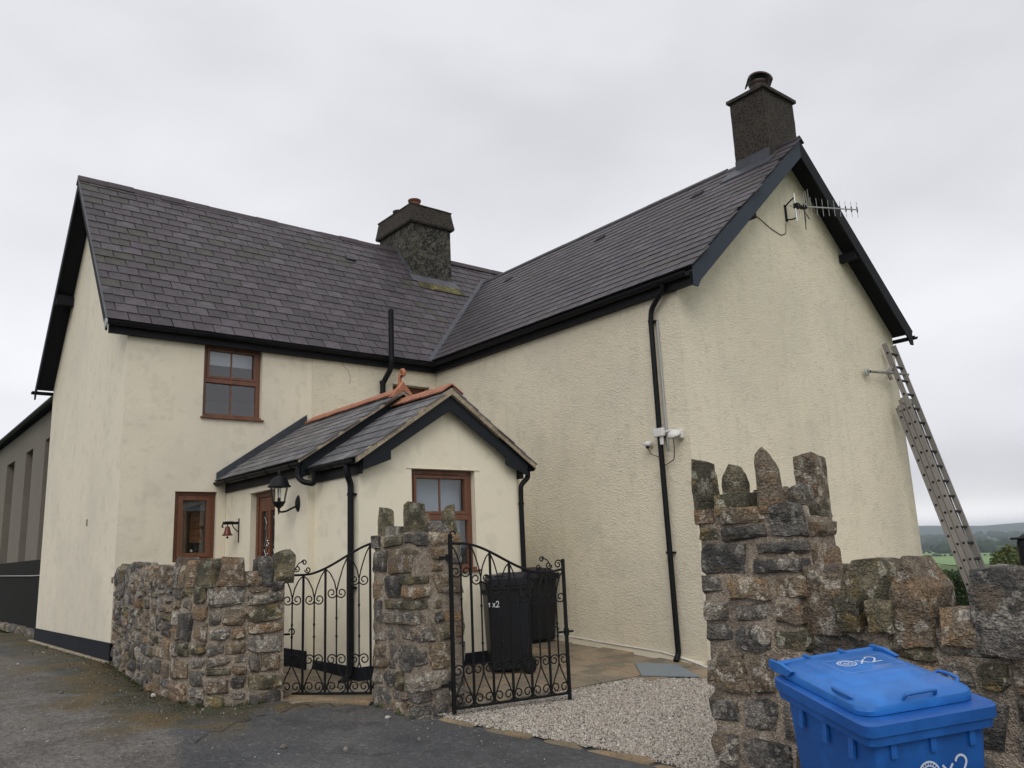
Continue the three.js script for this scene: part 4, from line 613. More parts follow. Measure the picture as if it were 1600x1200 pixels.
// chimneys
{
  const rough = (x0, x1, y0, y1, z0, z1, s, am = 0.02) => { const k = (a) => Math.max(2, Math.round(a / 0.09)); let g = new THREE.BoxGeometry(x1 - x0, y1 - y0, z1 - z0, k(x1 - x0), k(y1 - y0), k(z1 - z0)); g.deleteAttribute('uv'); g.deleteAttribute('normal'); g = mergeVertices(g, 1e-4); g.translate((x0 + x1) / 2, (y0 + y1) / 2, (z0 + z1) / 2); const p = g.attributes.position; for (let i = 0; i < p.count; i++) { const x = p.getX(i), y = p.getY(i), z = p.getZ(i), N = (a) => (fbm(x * 0.7 + y * 0.41 + a, z * 0.7 + y * 0.6 + s, 7, 3, 653) - 0.5) * am; p.setXYZ(i, x + N(0.2), y, z + N(0.7)); } g = toCreasedNormals(g, 0.9); return boxUv(g); };
  const cl1 = wp(house, 'chimney', rough(0.80, 1.82, 7.0, 8.86, -9.03, -7.66, 1), M.dash);
  { const o = [[0, 8.80, 0.055], [0, 8.84, 0.075], [0, 9.02, 0.045], [0, 9.20, 0.02], [0, 9.235, 0.04], [0, 9.25, 0.02]]; const P = [], I = []; for (const [, y, e] of o) for (const [x, z] of [[0.80 - e, -7.66 + e], [1.82 + e, -7.66 + e], [1.82 + e, -9.03 - e], [0.80 - e, -9.03 - e]]) P.push(x, y, z); for (let k = 0; k < o.length - 1; k++) for (let i = 0; i < 4; i++) { const a = k * 4 + i, b = k * 4 + (i + 1) % 4; I.push(a, b, a + 4, b, b + 4, a + 4); } const t = (o.length - 1) * 4; I.push(t, t + 1, t + 2, t, t + 2, t + 3, 0, 2, 1, 0, 3, 2); let g = new THREE.BufferGeometry(); g.setAttribute('position', new THREE.Float32BufferAttribute(P, 3)); g.setIndex(I); g = toCreasedNormals(g, 0.3); wp(cl1, 'chimney_band', boxUv(g), M.dashDark); }
  wp(cl1, 'flaunching', rough(0.82, 1.80, 9.24, 9.275, -9.01, -7.68, 2), M.dashDark);
  const pot = (x, y, z, r, h) => new THREE.LatheGeometry([[0, 0], [r * 1.08, 0], [r, h * 0.15], [r * 0.94, h * 0.6], [r * 0.92, h * 0.78], [r * 1.1, h * 0.82], [r * 1.12, h * 0.97], [r, h], [r * 0.8, h], [r * 0.78, h * 0.3], [0, h * 0.3]].map((p) => new THREE.Vector2(...p)), 24).translate(x, y, z);
  wp(cl1, 'chimney_pot', pot(1.07, 9.24, -7.95, 0.13, 0.24), M.pot); wp(cl1, 'chimney_pot', pot(1.02, 9.2, -8.55, 0.12, 0.22), M.potDark);
  // lead at its foot
  const fl = (pts, th) => { const P = []; for (const v of pts) P.push(V(...v)); const n = P[1].clone().sub(P[0]).cross(P[2].clone().sub(P[0])).normalize(); return deck(...P.map((v) => [v.x, v.y, v.z]), th, n); };
  const onL = (x, z, h) => [x + 0, 5.115 + (-5.605 - z) * 3.24 / 2.74 + h * 0.65, z + h * 0.76];
  wp(cl1, 'flashing', merge([fl([onL(0.70, -7.52, 0.045), onL(1.92, -7.52, 0.045), onL(1.92, -7.68, 0.045), onL(0.70, -7.68, 0.045)], 0.006), bx(0.795, 1.825, 7.42, 7.60, -7.662, -7.645)]), M.lead);
  wp(cl1, 'flashing', slab([[-7.60, 7.46], [-8.32, 8.31], [-8.32, 8.44], [-7.66, 7.66]], 0.776, 0.792, 'x'), M.lead);
  wp(cl1, 'lead_apron', fl([onL(0.86, -7.36, 0.04), onL(1.98, -7.36, 0.04), onL(1.90, -7.52, 0.042), onL(0.80, -7.52, 0.042)], 0.006), M.leadLichen);
  const cr = wp(house, 'chimney', rough(2.60, 3.46, 7.0, 8.82, -0.64, -0.012, 5), M.dashDark);
  wp(cr, 'chimney_cap', rough(2.56, 3.50, 8.80, 8.855, -0.685, 0.035, 6, 0.01), M.dashDark);
  wp(cr, 'flaunching', rough(2.66, 3.40, 8.85, 8.89, -0.57, -0.06, 7), M.dashDark);
  const p2 = wp(cr, 'chimney_pot', pot(2.93, 8.86, -0.28, 0.14, 0.28), M.potDark);
  { const g = slab((() => { const o = []; for (let k = 0; k <= 14; k++) { const t = Math.PI * (0.04 + 0.92 * k / 14); o.push([Math.cos(t) * 0.205, Math.sin(t) * 0.16]); } for (let k = 14; k >= 0; k--) { const t = Math.PI * (0.04 + 0.92 * k / 14); o.push([Math.cos(t) * 0.18, Math.sin(t) * 0.135]); } return o; })(), -0.16, 0.16, 'z'); g.rotateZ(-0.12); g.rotateY(-0.8); g.translate(2.94, 9.10, -0.28); wp(p2, 'pot_hood', g, M.potDark); }
  const onR = (x, z, h) => [x - h * 0.67, 5.145 + (x + 0.10) * 2.70 / 3.006 + h * 0.74, z];
  wp(cr, 'flashing', merge([fl([onR(2.36, 0.12, 0.04), onR(2.36, -0.80, 0.04), onR(2.60, -0.80, 0.04), onR(2.60, 0.12, 0.04)].reverse(), 0.008), bx(2.588, 2.602, 7.54, 7.76, -0.645, -0.01)]), M.leadDark);
}
// ───────────────────────── porch
const porch = thing('porch', 'small cream porch with stepped slate roof and terracotta ridge', 'porch', [-2.4, 0.33, -3.9]);
{
  const RX0 = -3.78, RX1 = -1.16, RC = -2.47, RZ = -2.92, FX0 = -3.69, FX1 = -1.37, FC = -2.49, FZ = -1.80, door = [-4.74, -3.90, 0.42, 2.62];
  // rear part with the door, front part with the window
  wp(porch, 'wall', slab([[-5.68, 0.1], [RZ, 0.1], [RZ, 2.90], [-5.68, 2.90]], RX0, RX0 + 0.22, 'x', [rect(door[0], door[1], door[2], door[3])]), M.porch);
  wp(porch, 'wall', bx(RX0 + 0.22, FX0 + 0.01, 0.1, 2.89, RZ - 0.2, RZ - 0.001), M.porch);
  wp(porch, 'wall', bx(RX1 - 0.2, RX1, 0.1, 2.8, -5.68, FZ - 0.2), M.porch);
  wp(porch, 'wall', bx(FX0, FX0 + 0.2, 0.1, 2.70, RZ + 0.001, FZ - 0.2), M.porch);
  wp(porch, 'gable_wall', slab([[FX0, 0.1], [FX1, 0.1], [FX1, 2.74], [FC, 3.61], [FX0, 2.77]], FZ - 0.2, FZ, 'z', [rect(-2.985, -2.055, 1.48, 2.69)]), M.porch);
  wp(porch, 'gable_wall', slab([[RX0 + 0.02, 2.75], [RX0 + 0.02, 2.89], [RC, 3.75], [RX1, 2.89], [RX1, 2.75]], RZ - 0.12, RZ - 0.005, 'z'), M.porch);
  // plinth
  wp(porch, 'plinth', bx(RX0 - 0.018, RX0 - 0.001, 0.2, 0.62, -3.88, RZ + 0.018), M.plinth); wp(porch, 'plinth', bx(FX0 - 0.018, FX0 - 0.001, 0.2, 0.51, RZ + 0.02, FZ + 0.018), M.plinth); wp(porch, 'plinth', bx(FX0, FX1, 0.2, 0.51, FZ + 0.001, FZ + 0.018), M.plinth);
  const w = windowPart(porch, [-2.52, 1.48, FZ], 0, 0.93, 1.21, { transom: 0.62, bars: [[], [0.0]], depth: 0.075, glass: M.glass, vent: true });
  lp(w, 'blind', bx(-0.40, 0.40, 0.05, 1.15, -0.26, -0.25), M.room);
  lp(w, 'ornament', new THREE.SphereGeometry(0.05, 12, 8).scale(0.7, 1.2, 0.5).translate(0.33, 0.14, -0.2), std({ color: lin(0.10, 0.42, 0.36), roughness: 0.5 }));
  // door
  const dh = door[3] - door[2], dw = door[1] - door[0];
  const d = new THREE.Mesh(merge([bx(-dw / 2, -dw / 2 + 0.07, 0, dh, -0.15, -0.08, 0.008), bx(dw / 2 - 0.07, dw / 2, 0, dh, -0.15, -0.08, 0.008), bx(-dw / 2 + 0.065, dw / 2 - 0.065, dh - 0.07, dh - 0.001, -0.148, -0.082, 0.008)]), M.pvc); d.name = 'door'; d.castShadow = d.receiveShadow = true; d.rotation.y = -Math.PI / 2; d.position.set(RX0, door[2], (door[0] + door[1]) / 2).sub(base.get(porch)); porch.add(d);
  const leafShape = slab(rect(-0.345, 0.345, 0.03, dh - 0.075), -0.14, -0.10, 'z', [rect(-0.25, -0.06, 0.95, 1.94), rect(0.06, 0.25, 0.95, 1.94)]); lp(d, 'door_leaf', leafShape, M.pvc);
  for (const s of [-1, 1]) { lp(d, 'door_pane', bx(-0.097 + s * 0.155, 0.097 + s * 0.155, 0.94, 1.95, -0.125, -0.121), std({ color: lin(0.025, 0.03, 0.03), roughness: 0.12 })); for (let k = 0; k < 4; k++) lp(d, 'leaded_line', tube([[s * 0.155 - 0.05 + 0.03 * (k % 2), 1.0 + k * 0.23, -0.118], [s * 0.155 + 0.02, 1.09 + k * 0.23, -0.117], [s * 0.155 + 0.045 * (k % 2 ? -1 : 1), 1.2 + k * 0.22, -0.118]], 0.004, 12, 5), M.aluBright); lp(d, 'moulding', merge([bx(s * 0.155 - 0.11, s * 0.155 - 0.095, 0.94, 1.95, -0.10, -0.088, 0.004), bx(s * 0.155 + 0.095, s * 0.155 + 0.11, 0.94, 1.95, -0.10, -0.088, 0.004)]), M.pvc); }
  lp(d, 'door_knocker', merge([new THREE.SphereGeometry(0.016, 10, 8).translate(0, 1.53, -0.085), new THREE.TorusGeometry(0.03, 0.006, 6, 16).translate(0, 1.485, -0.085), new THREE.SphereGeometry(0.014, 10, 8).translate(0, 1.36, -0.085)]), M.chrome);
  lp(d, 'door_step', bx(-0.55, 0.55, -0.12, 0.0, -0.16, 0.3, 0.01), M.kerb);

  // roofs: rear one higher and wider, front one lower
  const mk = (C, half, ye, ya, z0, z1, seed, sl) => {
    const vL = V(half, ya - ye, 0).normalize(), L = Math.hypot(half, ya - ye), nL = V(-vL.y, vL.x, 0), vR = V(-vL.x, vL.y, 0), nR = V(vL.y, vL.x, 0);
    const roof = wp(porch, 'roof', merge([deck([C - half, ye, z0], [C - half, ye, z1], [C, ya, z1], [C, ya, z0], 0.045, nL), deck([C + half, ye, z1], [C + half, ye, z0], [C + 0.001, ya, z0], [C + 0.001, ya, z1], 0.045, nR)]), M.blackMatt);
    const rows = Math.floor(L / sl.g), tone = (a, b, r) => (r() < 0.45 ? 8 : r() < 0.5 ? 9 : 10);
    for (const s of slates(V(C - half, ye, 0), V(0, 0, 1), vL, L, rows, L / rows, sl.w, () => [z0, z1 + 0.03], seed, tone)) place(roof, 'slate', s.geo, M.slate, s.pos, s.X, s.Y, s.Z);
    const rs = wp(porch, 'slates', mergedSlates(slates(V(C + half, ye, 0), V(0, 0, -1), vR, L, rows, L / rows, sl.w, () => [-z1 - 0.03, -z0], seed + 1, tone)), M.slate); rs.userData.kind = 'stuff';
    return { roof, vL, nL, L };
  };
  const ya = 3.845, fa = 3.67;
  const rr = mk(RC, 1.47, 2.87, ya, -5.68, -2.80, 31, { g: 0.17, w: 0.25 });
  const fr = mk(FC, 1.30, 2.77, fa, -3.1, -1.63, 33, { g: 0.2, w: 0.3 });
  const pitch = Math.atan2(fa - 2.785, 1.30);
  const rt = ridgeGeo(0.447, pitch, 0.21, 0.018);
  for (let k = 0; k < 6; k++) place(rr.roof, 'ridge_tile', rt, M.terra, V(RC, ya + 0.078 + 0.004 * (k % 2), -3.04 - k * 0.45), V(1, 0, 0), V(0, 1, 0), V(0, 0, 1));
  for (let k = 0; k < 3; k++) place(fr.roof, 'ridge_tile', rt, M.terra, V(FC, fa + 0.078 + 0.006 * k, -1.835 - k * 0.45), V(1, 0, 0), V(0, 1, 0), V(0, 0, 1));
  // scrolled terracotta finial on the rear ridge
  { const c = []; for (let i = 0; i <= 40; i++) { const t = i / 40, a = -2.2 + t * 7.4, r = 0.058 * (1 - 0.62 * t); c.push(V(0, 0.36 + Math.sin(Math.PI - a * 0.98 + 0.6) * r, 0.02 + Math.cos(Math.PI - a * 0.98 + 0.6) * r)); }
    const stem = [V(0, 0.02, -0.06), V(0, 0.09, -0.05), V(0, 0.16, -0.035), V(0, 0.22, -0.035)];
    const f = wp(porch, 'finial', tube(stem, 0.026, 20, 8).translate(RC, ya + 0.04, -2.84), M.terra);
    wp(f, 'finial_scroll', merge([new THREE.TorusGeometry(0.043, 0.025, 9, 22, 5.2).rotateZ(-1.2).rotateY(Math.PI / 2).translate(RC, ya + 0.265, -2.81), new THREE.SphereGeometry(0.025, 10, 8).translate(RC, ya + 0.235, -2.775)]), M.terra);
    wp(f, 'finial_saddle', slab([[RC - 0.19, ya - 0.08], [RC - 0.10, ya + 0.03], [RC - 0.045, ya + 0.09], [RC, ya + 0.15], [RC + 0.045, ya + 0.09], [RC + 0.10, ya + 0.03], [RC + 0.19, ya - 0.08], [RC + 0.15, ya - 0.09], [RC, ya + 0.02], [RC - 0.15, ya - 0.09]], -2.87, -2.785, 'z', [], 0.006), M.terra); void c; }
  // verges: cement bed under the slates, front bargeboards, and a black board for the step shadow
  const tri = (C, half, ye, yt, o, th) => [[C - half, ye - o], [C, yt - o], [C + half, ye - o], [C + half, ye - o - th], [C, yt - o - th * 1.2], [C - half, ye - o - th]];
  wp(porch, 'verge_mortar', slab(tri(FC, 1.31, 2.79, fa + 0.015, 0.0, 0.07), -1.67, -1.615, 'z', [], 0.004), M.cement);
  wp(porch, 'verge_mortar', slab(tri(RC, 1.48, 2.875, ya + 0.012, 0.0, 0.035), -2.84, -2.785, 'z', [], 0.004), M.cement);
  { const bl = (s) => slab([[FC + s * 1.215, 2.80], [FC + s * 0.001, fa - 0.05], [FC + s * 0.001, fa - 0.26], [FC + s * 0.85, 2.87], [FC + s * 0.85, 2.77], [FC + s * 1.215, 2.635]], -1.69, -1.665, 'z', [], 0.004); wp(porch, 'bargeboard', bl(-1), M.bargePorch); wp(porch, 'bargeboard', bl(1), M.bargePorch); }
  wp(porch, 'bargeboard', slab(tri(RC, 1.44, 2.875, ya - 0.012, 0.03, 0.20), -2.91, -2.845, 'z', [], 0.004), M.bargePorch);  // black board over the cream return wall, standing in for the roof-step shadow
  // flashing up the house wall
  wp(porch, 'flashing', slab([[RC - 1.48, 2.87], [RC - 0.06, ya - 0.03], [RC - 0.06, ya + 0.13], [RC - 1.48, 3.0]], -5.665, -5.64, 'z'), M.leadDark);
  // fascias, gutters, downpipes
  wp(porch, 'fascia', bx(RX0 - 0.03, RX0 - 0.003, 2.70, 2.88, -5.66, RZ + 0.06, 0.003), M.black); wp(porch, 'fascia', bx(FX0 - 0.03, FX0 - 0.003, 2.60, 2.77, RZ + 0.061, FZ + 0.11, 0.003), M.black); wp(porch, 'fascia', bx(FX1 + 0.003, FX1 + 0.03, 2.6, 2.75, RZ, FZ + 0.11, 0.003), M.black);
  const GX = RX0 - 0.155, HX = FX0 - 0.115, KX = FX1 + 0.13;
  const g1 = wp(porch, 'gutter', gutterGeo([GX, 2.855, -5.72], [GX, 2.84, -2.80], 0.05), M.black); for (let k = 0; k < 4; k++) wp(g1, 'gutter_bracket', new THREE.TorusGeometry(0.053, 0.006, 5, 12, Math.PI).rotateZ(Math.PI).translate(GX, 2.85 - 0.004 * k, -5.2 + k * 0.72), M.black);
  const g2 = wp(porch, 'gutter', gutterGeo([HX, 2.765, -2.90], [HX, 2.755, -1.66], 0.05), M.black); wp(g2, 'gutter_bracket', new THREE.TorusGeometry(0.053, 0.006, 5, 12, Math.PI).rotateZ(Math.PI).translate(HX, 2.76, -2.2), M.black);
  wp(porch, 'gutter_link', polyline([[GX, 2.83, -2.86], [GX, 2.66, -2.86], [GX + 0.03, 2.60, -2.78], [HX, 2.57, -2.70], [HX, 2.71, -2.66]], 0.034), M.black);
  wp(porch, 'gutter', gutterGeo([KX, 2.75, -4.5], [KX, 2.74, -1.62], 0.05), M.black);
  const dz = FZ - 0.085, dA = wp(porch, 'downpipe', polyline([[HX, 2.72, dz + 0.02], [HX, 2.62, dz + 0.02], [FX0 - 0.055, 2.50, dz], [FX0 - 0.055, 2.3, dz], [FX0 - 0.055, 0.50, dz], [FX0 - 0.055, 0.43, dz], [FX0 - 0.20, 0.365, dz + 0.04]], 0.036), M.black); for (const y of [2.38, 1.35]) wp(dA, 'pipe_clip', merge([new THREE.CylinderGeometry(0.042, 0.042, 0.03, 14).translate(FX0 - 0.055, y, dz), bx(FX0 - 0.04, FX0 - 0.001, y - 0.012, y + 0.012, dz - 0.05, dz + 0.05, 0.003)]), M.black);
  const dB = wp(porch, 'downpipe', polyline([[KX, 2.70, -1.72], [KX, 2.62, -1.72], [FX1 + 0.035, 2.52, -1.76], [FX1 + 0.035, 2.3, -1.77], [FX1 + 0.035, 0.37, -1.77]], 0.033), M.black); wp(dB, 'pipe_clip', new THREE.CylinderGeometry(0.04, 0.04, 0.03, 14).translate(FX1 + 0.035, 2.28, -1.77), M.black);
  // drip moulding over door and window
  wp(porch, 'drip', bx(-3.06, -1.98, 2.692, 2.70, FZ + 0.0005, FZ + 0.012), M.porch); wp(porch, 'drip', bx(RX0 - 0.012, RX0 - 0.0005, 2.622, 2.63, -4.82, -3.8), M.porch);
}
// ───────────────────────── lantern, bell, aerial, wall lights
{
  const t = thing('wall_lantern', 'black carriage lantern on the porch wall beside the door', 'lantern', [-3.78, 2.37, -3.19], null, -Math.PI / 2); t.scale.setScalar(1.1);  // local z points out of the wall
  const c = [0, 0, 0.23];
  lp(t, 'backplate', new THREE.LatheGeometry([[0, 0.034], [0.025, 0.03], [0.04, 0.02], [0.05, 0.008], [0.056, 0]].map((p) => new THREE.Vector2(...p)), 20).rotateX(Math.PI / 2).scale(1, 1.75, 1), M.castIron);
  lp(t, 'arm', tube([[0, -0.03, 0.02], [0, -0.055, 0.08], [0, -0.085, 0.14], [0, -0.095, 0.20], [0, -0.085, 0.235]], 0.011, 20, 8), M.castIron);
  const body = lp(t, 'lantern_base', new THREE.LatheGeometry([[0, -0.12], [0.008, -0.12], [0.010, -0.09], [0.018, -0.075], [0.012, -0.06], [0.03, -0.045], [0.055, -0.025], [0.068, 0.0], [0.078, 0.008], [0.078, 0.02], [0, 0.02]].map((p) => new THREE.Vector2(...p)), 6), M.castIron, c);
  for (let k = 0; k < 6; k++) { const a = k / 6 * 6.2832 + 0.5236; lp(t, 'lantern_bar', tube([[0.068 * Math.cos(a), 0.015, 0.068 * Math.sin(a)], [0.082 * Math.cos(a), 0.09, 0.082 * Math.sin(a)], [0.103 * Math.cos(a), 0.185, 0.103 * Math.sin(a)]], 0.0055, 8, 6), M.castIron, c); }
  lp(t, 'lantern_glass', new THREE.CylinderGeometry(0.098, 0.066, 0.165, 6, 1, true, 0.5236).translate(0, 0.10, 0), new THREE.MeshPhysicalMaterial({ transmission: 1, thickness: 0, roughness: 0.08, color: lin(0.95, 0.95, 0.93), side: THREE.DoubleSide }), c);
  lp(t, 'lamp_holder', new THREE.CylinderGeometry(0.017, 0.02, 0.045, 12).translate(0, 0.04, 0), M.castIron, c);
  lp(t, 'bulb', new THREE.CylinderGeometry(0.02, 0.02, 0.10, 12).translate(0, 0.115, 0), std({ color: lin(0.8, 0.8, 0.78), roughness: 0.3 }), c);
  const roof = lp(t, 'lantern_roof', new THREE.LatheGeometry([[0.128, 0.182], [0.130, 0.195], [0.112, 0.205], [0.105, 0.23], [0.088, 0.265], [0.06, 0.292], [0.03, 0.305], [0.014, 0.312], [0.014, 0.325], [0.022, 0.335], [0.012, 0.35], [0.006, 0.375], [0, 0.38]].map((p) => new THREE.Vector2(...p)), 12), M.castIron, c); void roof; void body;
}
{
  const t = thing('door_bell', 'small hanging brass bell on a black bracket beside the door', 'bell', [-3.78, 2.13, -5.15], null, -Math.PI / 2);
  lp(t, 'bracket_plate', bx(-0.012, 0.012, -0.17, 0.17, 0.0, 0.012, 0.004), M.castIron);
  lp(t, 'bracket_arm', merge([bx(-0.02, 0.02, 0.085, 0.125, 0.01, 0.235, 0.008), bx(-0.03, 0.03, 0.10, 0.13, 0.09, 0.2, 0.01), tube([[0, -0.02, 0.01], [0, 0.02, 0.06], [0, 0.06, 0.09], [0, 0.09, 0.10]], 0.0072, 14, 6), tube([[0, 0.09, 0.235], [0, 0.05, 0.245], [0, 0.05, 0.225]], 0.01, 10, 6)]), M.castIron);
  const b = lp(t, 'bell', new THREE.LatheGeometry([[0, 0.05], [0.02, 0.048], [0.034, 0.03], [0.04, -0.01], [0.05, -0.045], [0.072, -0.072], [0.072, -0.08], [0.06, -0.078], [0.04, -0.04], [0, -0.03]].map((p) => new THREE.Vector2(...p)), 22), M.bell, [0, 0.01, 0.165]);
  lp(b, 'bell_hanger', tube([[0, 0.04, 0], [0, 0.09, 0]], 0.008, 4, 6), M.castIron); lp(b, 'clapper', merge([new THREE.SphereGeometry(0.017, 10, 8).translate(0, -0.105, 0), tube([[0, -0.02, 0], [0, -0.10, 0]], 0.004, 4, 5)]), M.castIron);
}
{
  const o = V(2.80, 6.70, 0.0), t = thing('tv_aerial', 'thin television aerial bracketed to the right gable below the apex', 'aerial', [o.x, o.y, o.z]);
  const a = V(2.78, 6.72, 0.22), e = V(3.77, 6.73, 0.69), d = e.clone().sub(a).normalize();
  wp(t, 'wall_bracket', merge([bx(2.80, 2.86, 6.55, 6.83, 0.003, 0.012, 0.002), tube([[2.83, 6.80, 0.01], [2.79, 6.84, 0.12], [2.76, 6.86, 0.22]], 0.012, 8, 6), tube([[2.83, 6.58, 0.01], [2.79, 6.54, 0.12], [2.76, 6.52, 0.22]], 0.012, 8, 6)]), M.blackMatt);
  wp(t, 'mast', new THREE.CylinderGeometry(0.014, 0.014, 0.46, 10).translate(2.76, 6.69, 0.22), M.aluBright);
  wp(t, 'boom', tube([a.clone().addScaledVector(d, -0.1), e], 0.011, 6, 8), M.conduit);
  wp(t, 'clamp', bx(2.74, 2.84, 6.68, 6.76, 0.19, 0.27, 0.01), M.castIron); wp(t, 'dipole_box', bx(-0.05, 0.05, -0.03, 0.03, -0.03, 0.03, 0.01).rotateY(-0.45).translate(a.x + d.x * 0.13, 6.71, a.z + d.z * 0.13), M.castIron);
  for (let k = 0; k < 10; k++) { const p = a.clone().addScaledVector(d, 0.16 + k * 0.103), h = 0.13 + 0.012 * Math.max(0, 4 - k); wp(t, 'element', new THREE.CylinderGeometry(0.0042, 0.0042, h * 2, 6).translate(p.x, p.y, p.z), M.conduit); if (k > 5) wp(t, 'insulator', bx(-0.008, 0.008, -0.045, 0.045, -0.008, 0.008, 0.003).translate(p.x, p.y, p.z), M.castIron); }
  for (const s of [-1, 1]) for (let k = 0; k < 4; k++) { const q = a.clone().addScaledVector(d, 0.06 + k * 0.04); wp(t, 'reflector_rod', new THREE.CylinderGeometry(0.004, 0.004, 0.20 + 0.03 * k, 6).translate(q.x, q.y + s * (0.07 + 0.015 * k) + 0.01, q.z + 0.05 * s), M.conduit); }
  wp(t, 'reflector_frame', merge([tube([a.clone().addScaledVector(d, 0.1), V(a.x + 0.3, a.y + 0.16, a.z + 0.02)], 0.008, 4, 6), tube([a.clone().addScaledVector(d, 0.1), V(a.x + 0.26, a.y - 0.17, a.z + 0.05)], 0.008, 4, 6)]), M.castIron);
  wp(t, 'aerial_cable', tube([[2.78, 6.52, 0.02], [2.76, 6.35, 0.012], [2.62, 6.28, 0.012], [2.35, 6.33, 0.012], [2.05, 6.43, 0.012], [1.92, 6.46, 0.02]], 0.0055, 30, 5), M.castIron);
  wp(t, 'hanging_lead', tube([[2.93, 6.66, 0.27], [2.94, 6.5, 0.26], [2.94, 6.36, 0.25]], 0.008, 8, 5), M.castIron);
}
{
  const t = thing('security_light', 'white plastic security light on the long wall right of the downpipe', 'light', [-0.02, 3.04, -0.14]);
  lp(t, 'light_base', bx(-0.05, 0.02, -0.05, 0.06, -0.06, 0.06, 0.015), M.white); lp(t, 'light_head', new THREE.LatheGeometry([[0, 0.06], [0.03, 0.058], [0.065, 0.04], [0.085, 0.005], [0.085, -0.02], [0.05, -0.03], [0, -0.03]].map((p) => new THREE.Vector2(...p)), 22).rotateZ(0.5), M.white, [-0.11, 0.0, 0]); lp(t, 'light_lens', new THREE.SphereGeometry(0.04, 14, 8).scale(1, 0.6, 1), M.castIron, [-0.125, -0.03, 0]);
  lp(t, 'light_lead', tube([[-0.13, -0.05, 0], [-0.10, -0.17, -0.02], [-0.04, -0.30, -0.09], [-0.02, -0.34, -0.2], [-0.02, -0.36, -0.26]], 0.006, 24, 5), M.castIron);
  const b = thing('junction_box', 'small white junction box taped across the black downpipe', 'junction box', [-0.11, 3.10, -0.40]);
  lp(b, 'box_body', bx(-0.03, 0.03, -0.055, 0.055, -0.08, 0.08, 0.014), M.white); lp(b, 'box_arm', tube([[0.04, 0.0, 0.06], [0.05, 0.01, 0.16], [0.06, 0.0, 0.22]], 0.016, 10, 8), M.white); lp(b, 'box_tail', bx(0.0, 0.03, -0.16, -0.05, 0.0, 0.05, 0.008), M.white);
  const s = thing('motion_sensor', 'small white motion sensor on the long wall left of the downpipe', 'sensor', [-0.01, 2.98, -0.63]);
  lp(s, 'sensor_base', bx(-0.03, 0.0, -0.035, 0.035, -0.03, 0.03, 0.008), M.white); lp(s, 'sensor_head', new THREE.SphereGeometry(0.05, 16, 10).scale(1, 0.8, 1.1), M.white, [-0.07, 0.0, 0]); lp(s, 'sensor_lens', new THREE.SphereGeometry(0.024, 10, 8), M.castIron, [-0.09, -0.04, 0.01]);
  lp(s, 'sensor_lead', tube([[-0.08, -0.05, 0], [-0.05, -0.13, 0.03], [-0.02, -0.17, 0.10], [-0.02, -0.19, 0.19]], 0.005, 18, 5), M.castIron);
}
// ───────────────────────── ladder
{
  const t = thing('ladder', 'long weathered aluminium extension ladder leaning on the right gable', 'ladder', [5.5, 0.05, 1.1]);
  const u = V(0, 3.76, -0.90).normalize(), n = V(0, 0.90, 3.76).normalize(), P0 = V(0, 4.74, 0.0);      // u up the ladder, n away from the wall
  const along = (x, s, o) => V(x, 0, 0).add(P0).addScaledVector(u, -s).addScaledVector(n, o);
  const sec = [[0.98, 4.78, -0.062, 5.31, 5.59], [0.88, 4.78, 0.033, 5.30, 5.60], [-0.12, 4.6, 0.128, 5.29, 5.61]];
  const X = V(1, 0, 0);
  sec.forEach(([s0, s1, o, xa, xb], i) => {
    for (const x of [xa, xb]) { const g = new RoundedBoxGeometry(0.026, s1 - s0, 0.086, 1, 0.006); place(t, 'stile', g, M.alu, along(x, (s0 + s1) / 2, o), X, u, n); }
    const rg = new THREE.CylinderGeometry(0.014, 0.014, xb - xa + 0.03, 10).rotateZ(Math.PI / 2), hg = new THREE.CylinderGeometry(0.021, 0.021, xb - xa + 0.032, 12).rotateZ(Math.PI / 2);
    for (let s = s0 + 0.18; s < s1 - 0.05; s += 0.252) { const m = place(t, 'rung', rg, M.alu, along((xa + xb) / 2, s, o), X, u, n); const h = new THREE.Mesh(hg, M.hole); h.name = 'rung_socket'; m.add(h); }
    if (i < 2) place(t, 'bracket', new RoundedBoxGeometry(xb - xa + 0.06, 0.10, 0.05, 1, 0.008), M.alu, along((xa + xb) / 2, s0 + 0.03, o + 0.03), X, u, n);
  });
  wp(t, 'standoff_arm', merge([tube([V(5.70, 4.36, 0.24), V(5.2, 4.35, 0.17), V(4.66, 4.33, 0.10)], 0.022, 8, 8), tube([V(5.26, 4.46, 0.20), V(5.18, 4.36, 0.15), V(5.24, 4.24, 0.16)], 0.03, 8, 8)]), M.alu);
  wp(t, 'standoff_wheel', new THREE.TorusGeometry(0.042, 0.022, 10, 22).translate(4.62, 4.32, 0.07), M.conduit); wp(t, 'standoff_hub', new THREE.CylinderGeometry(0.03, 0.03, 0.05, 14).rotateX(Math.PI / 2).translate(4.62, 4.32, 0.07), M.alu);
}
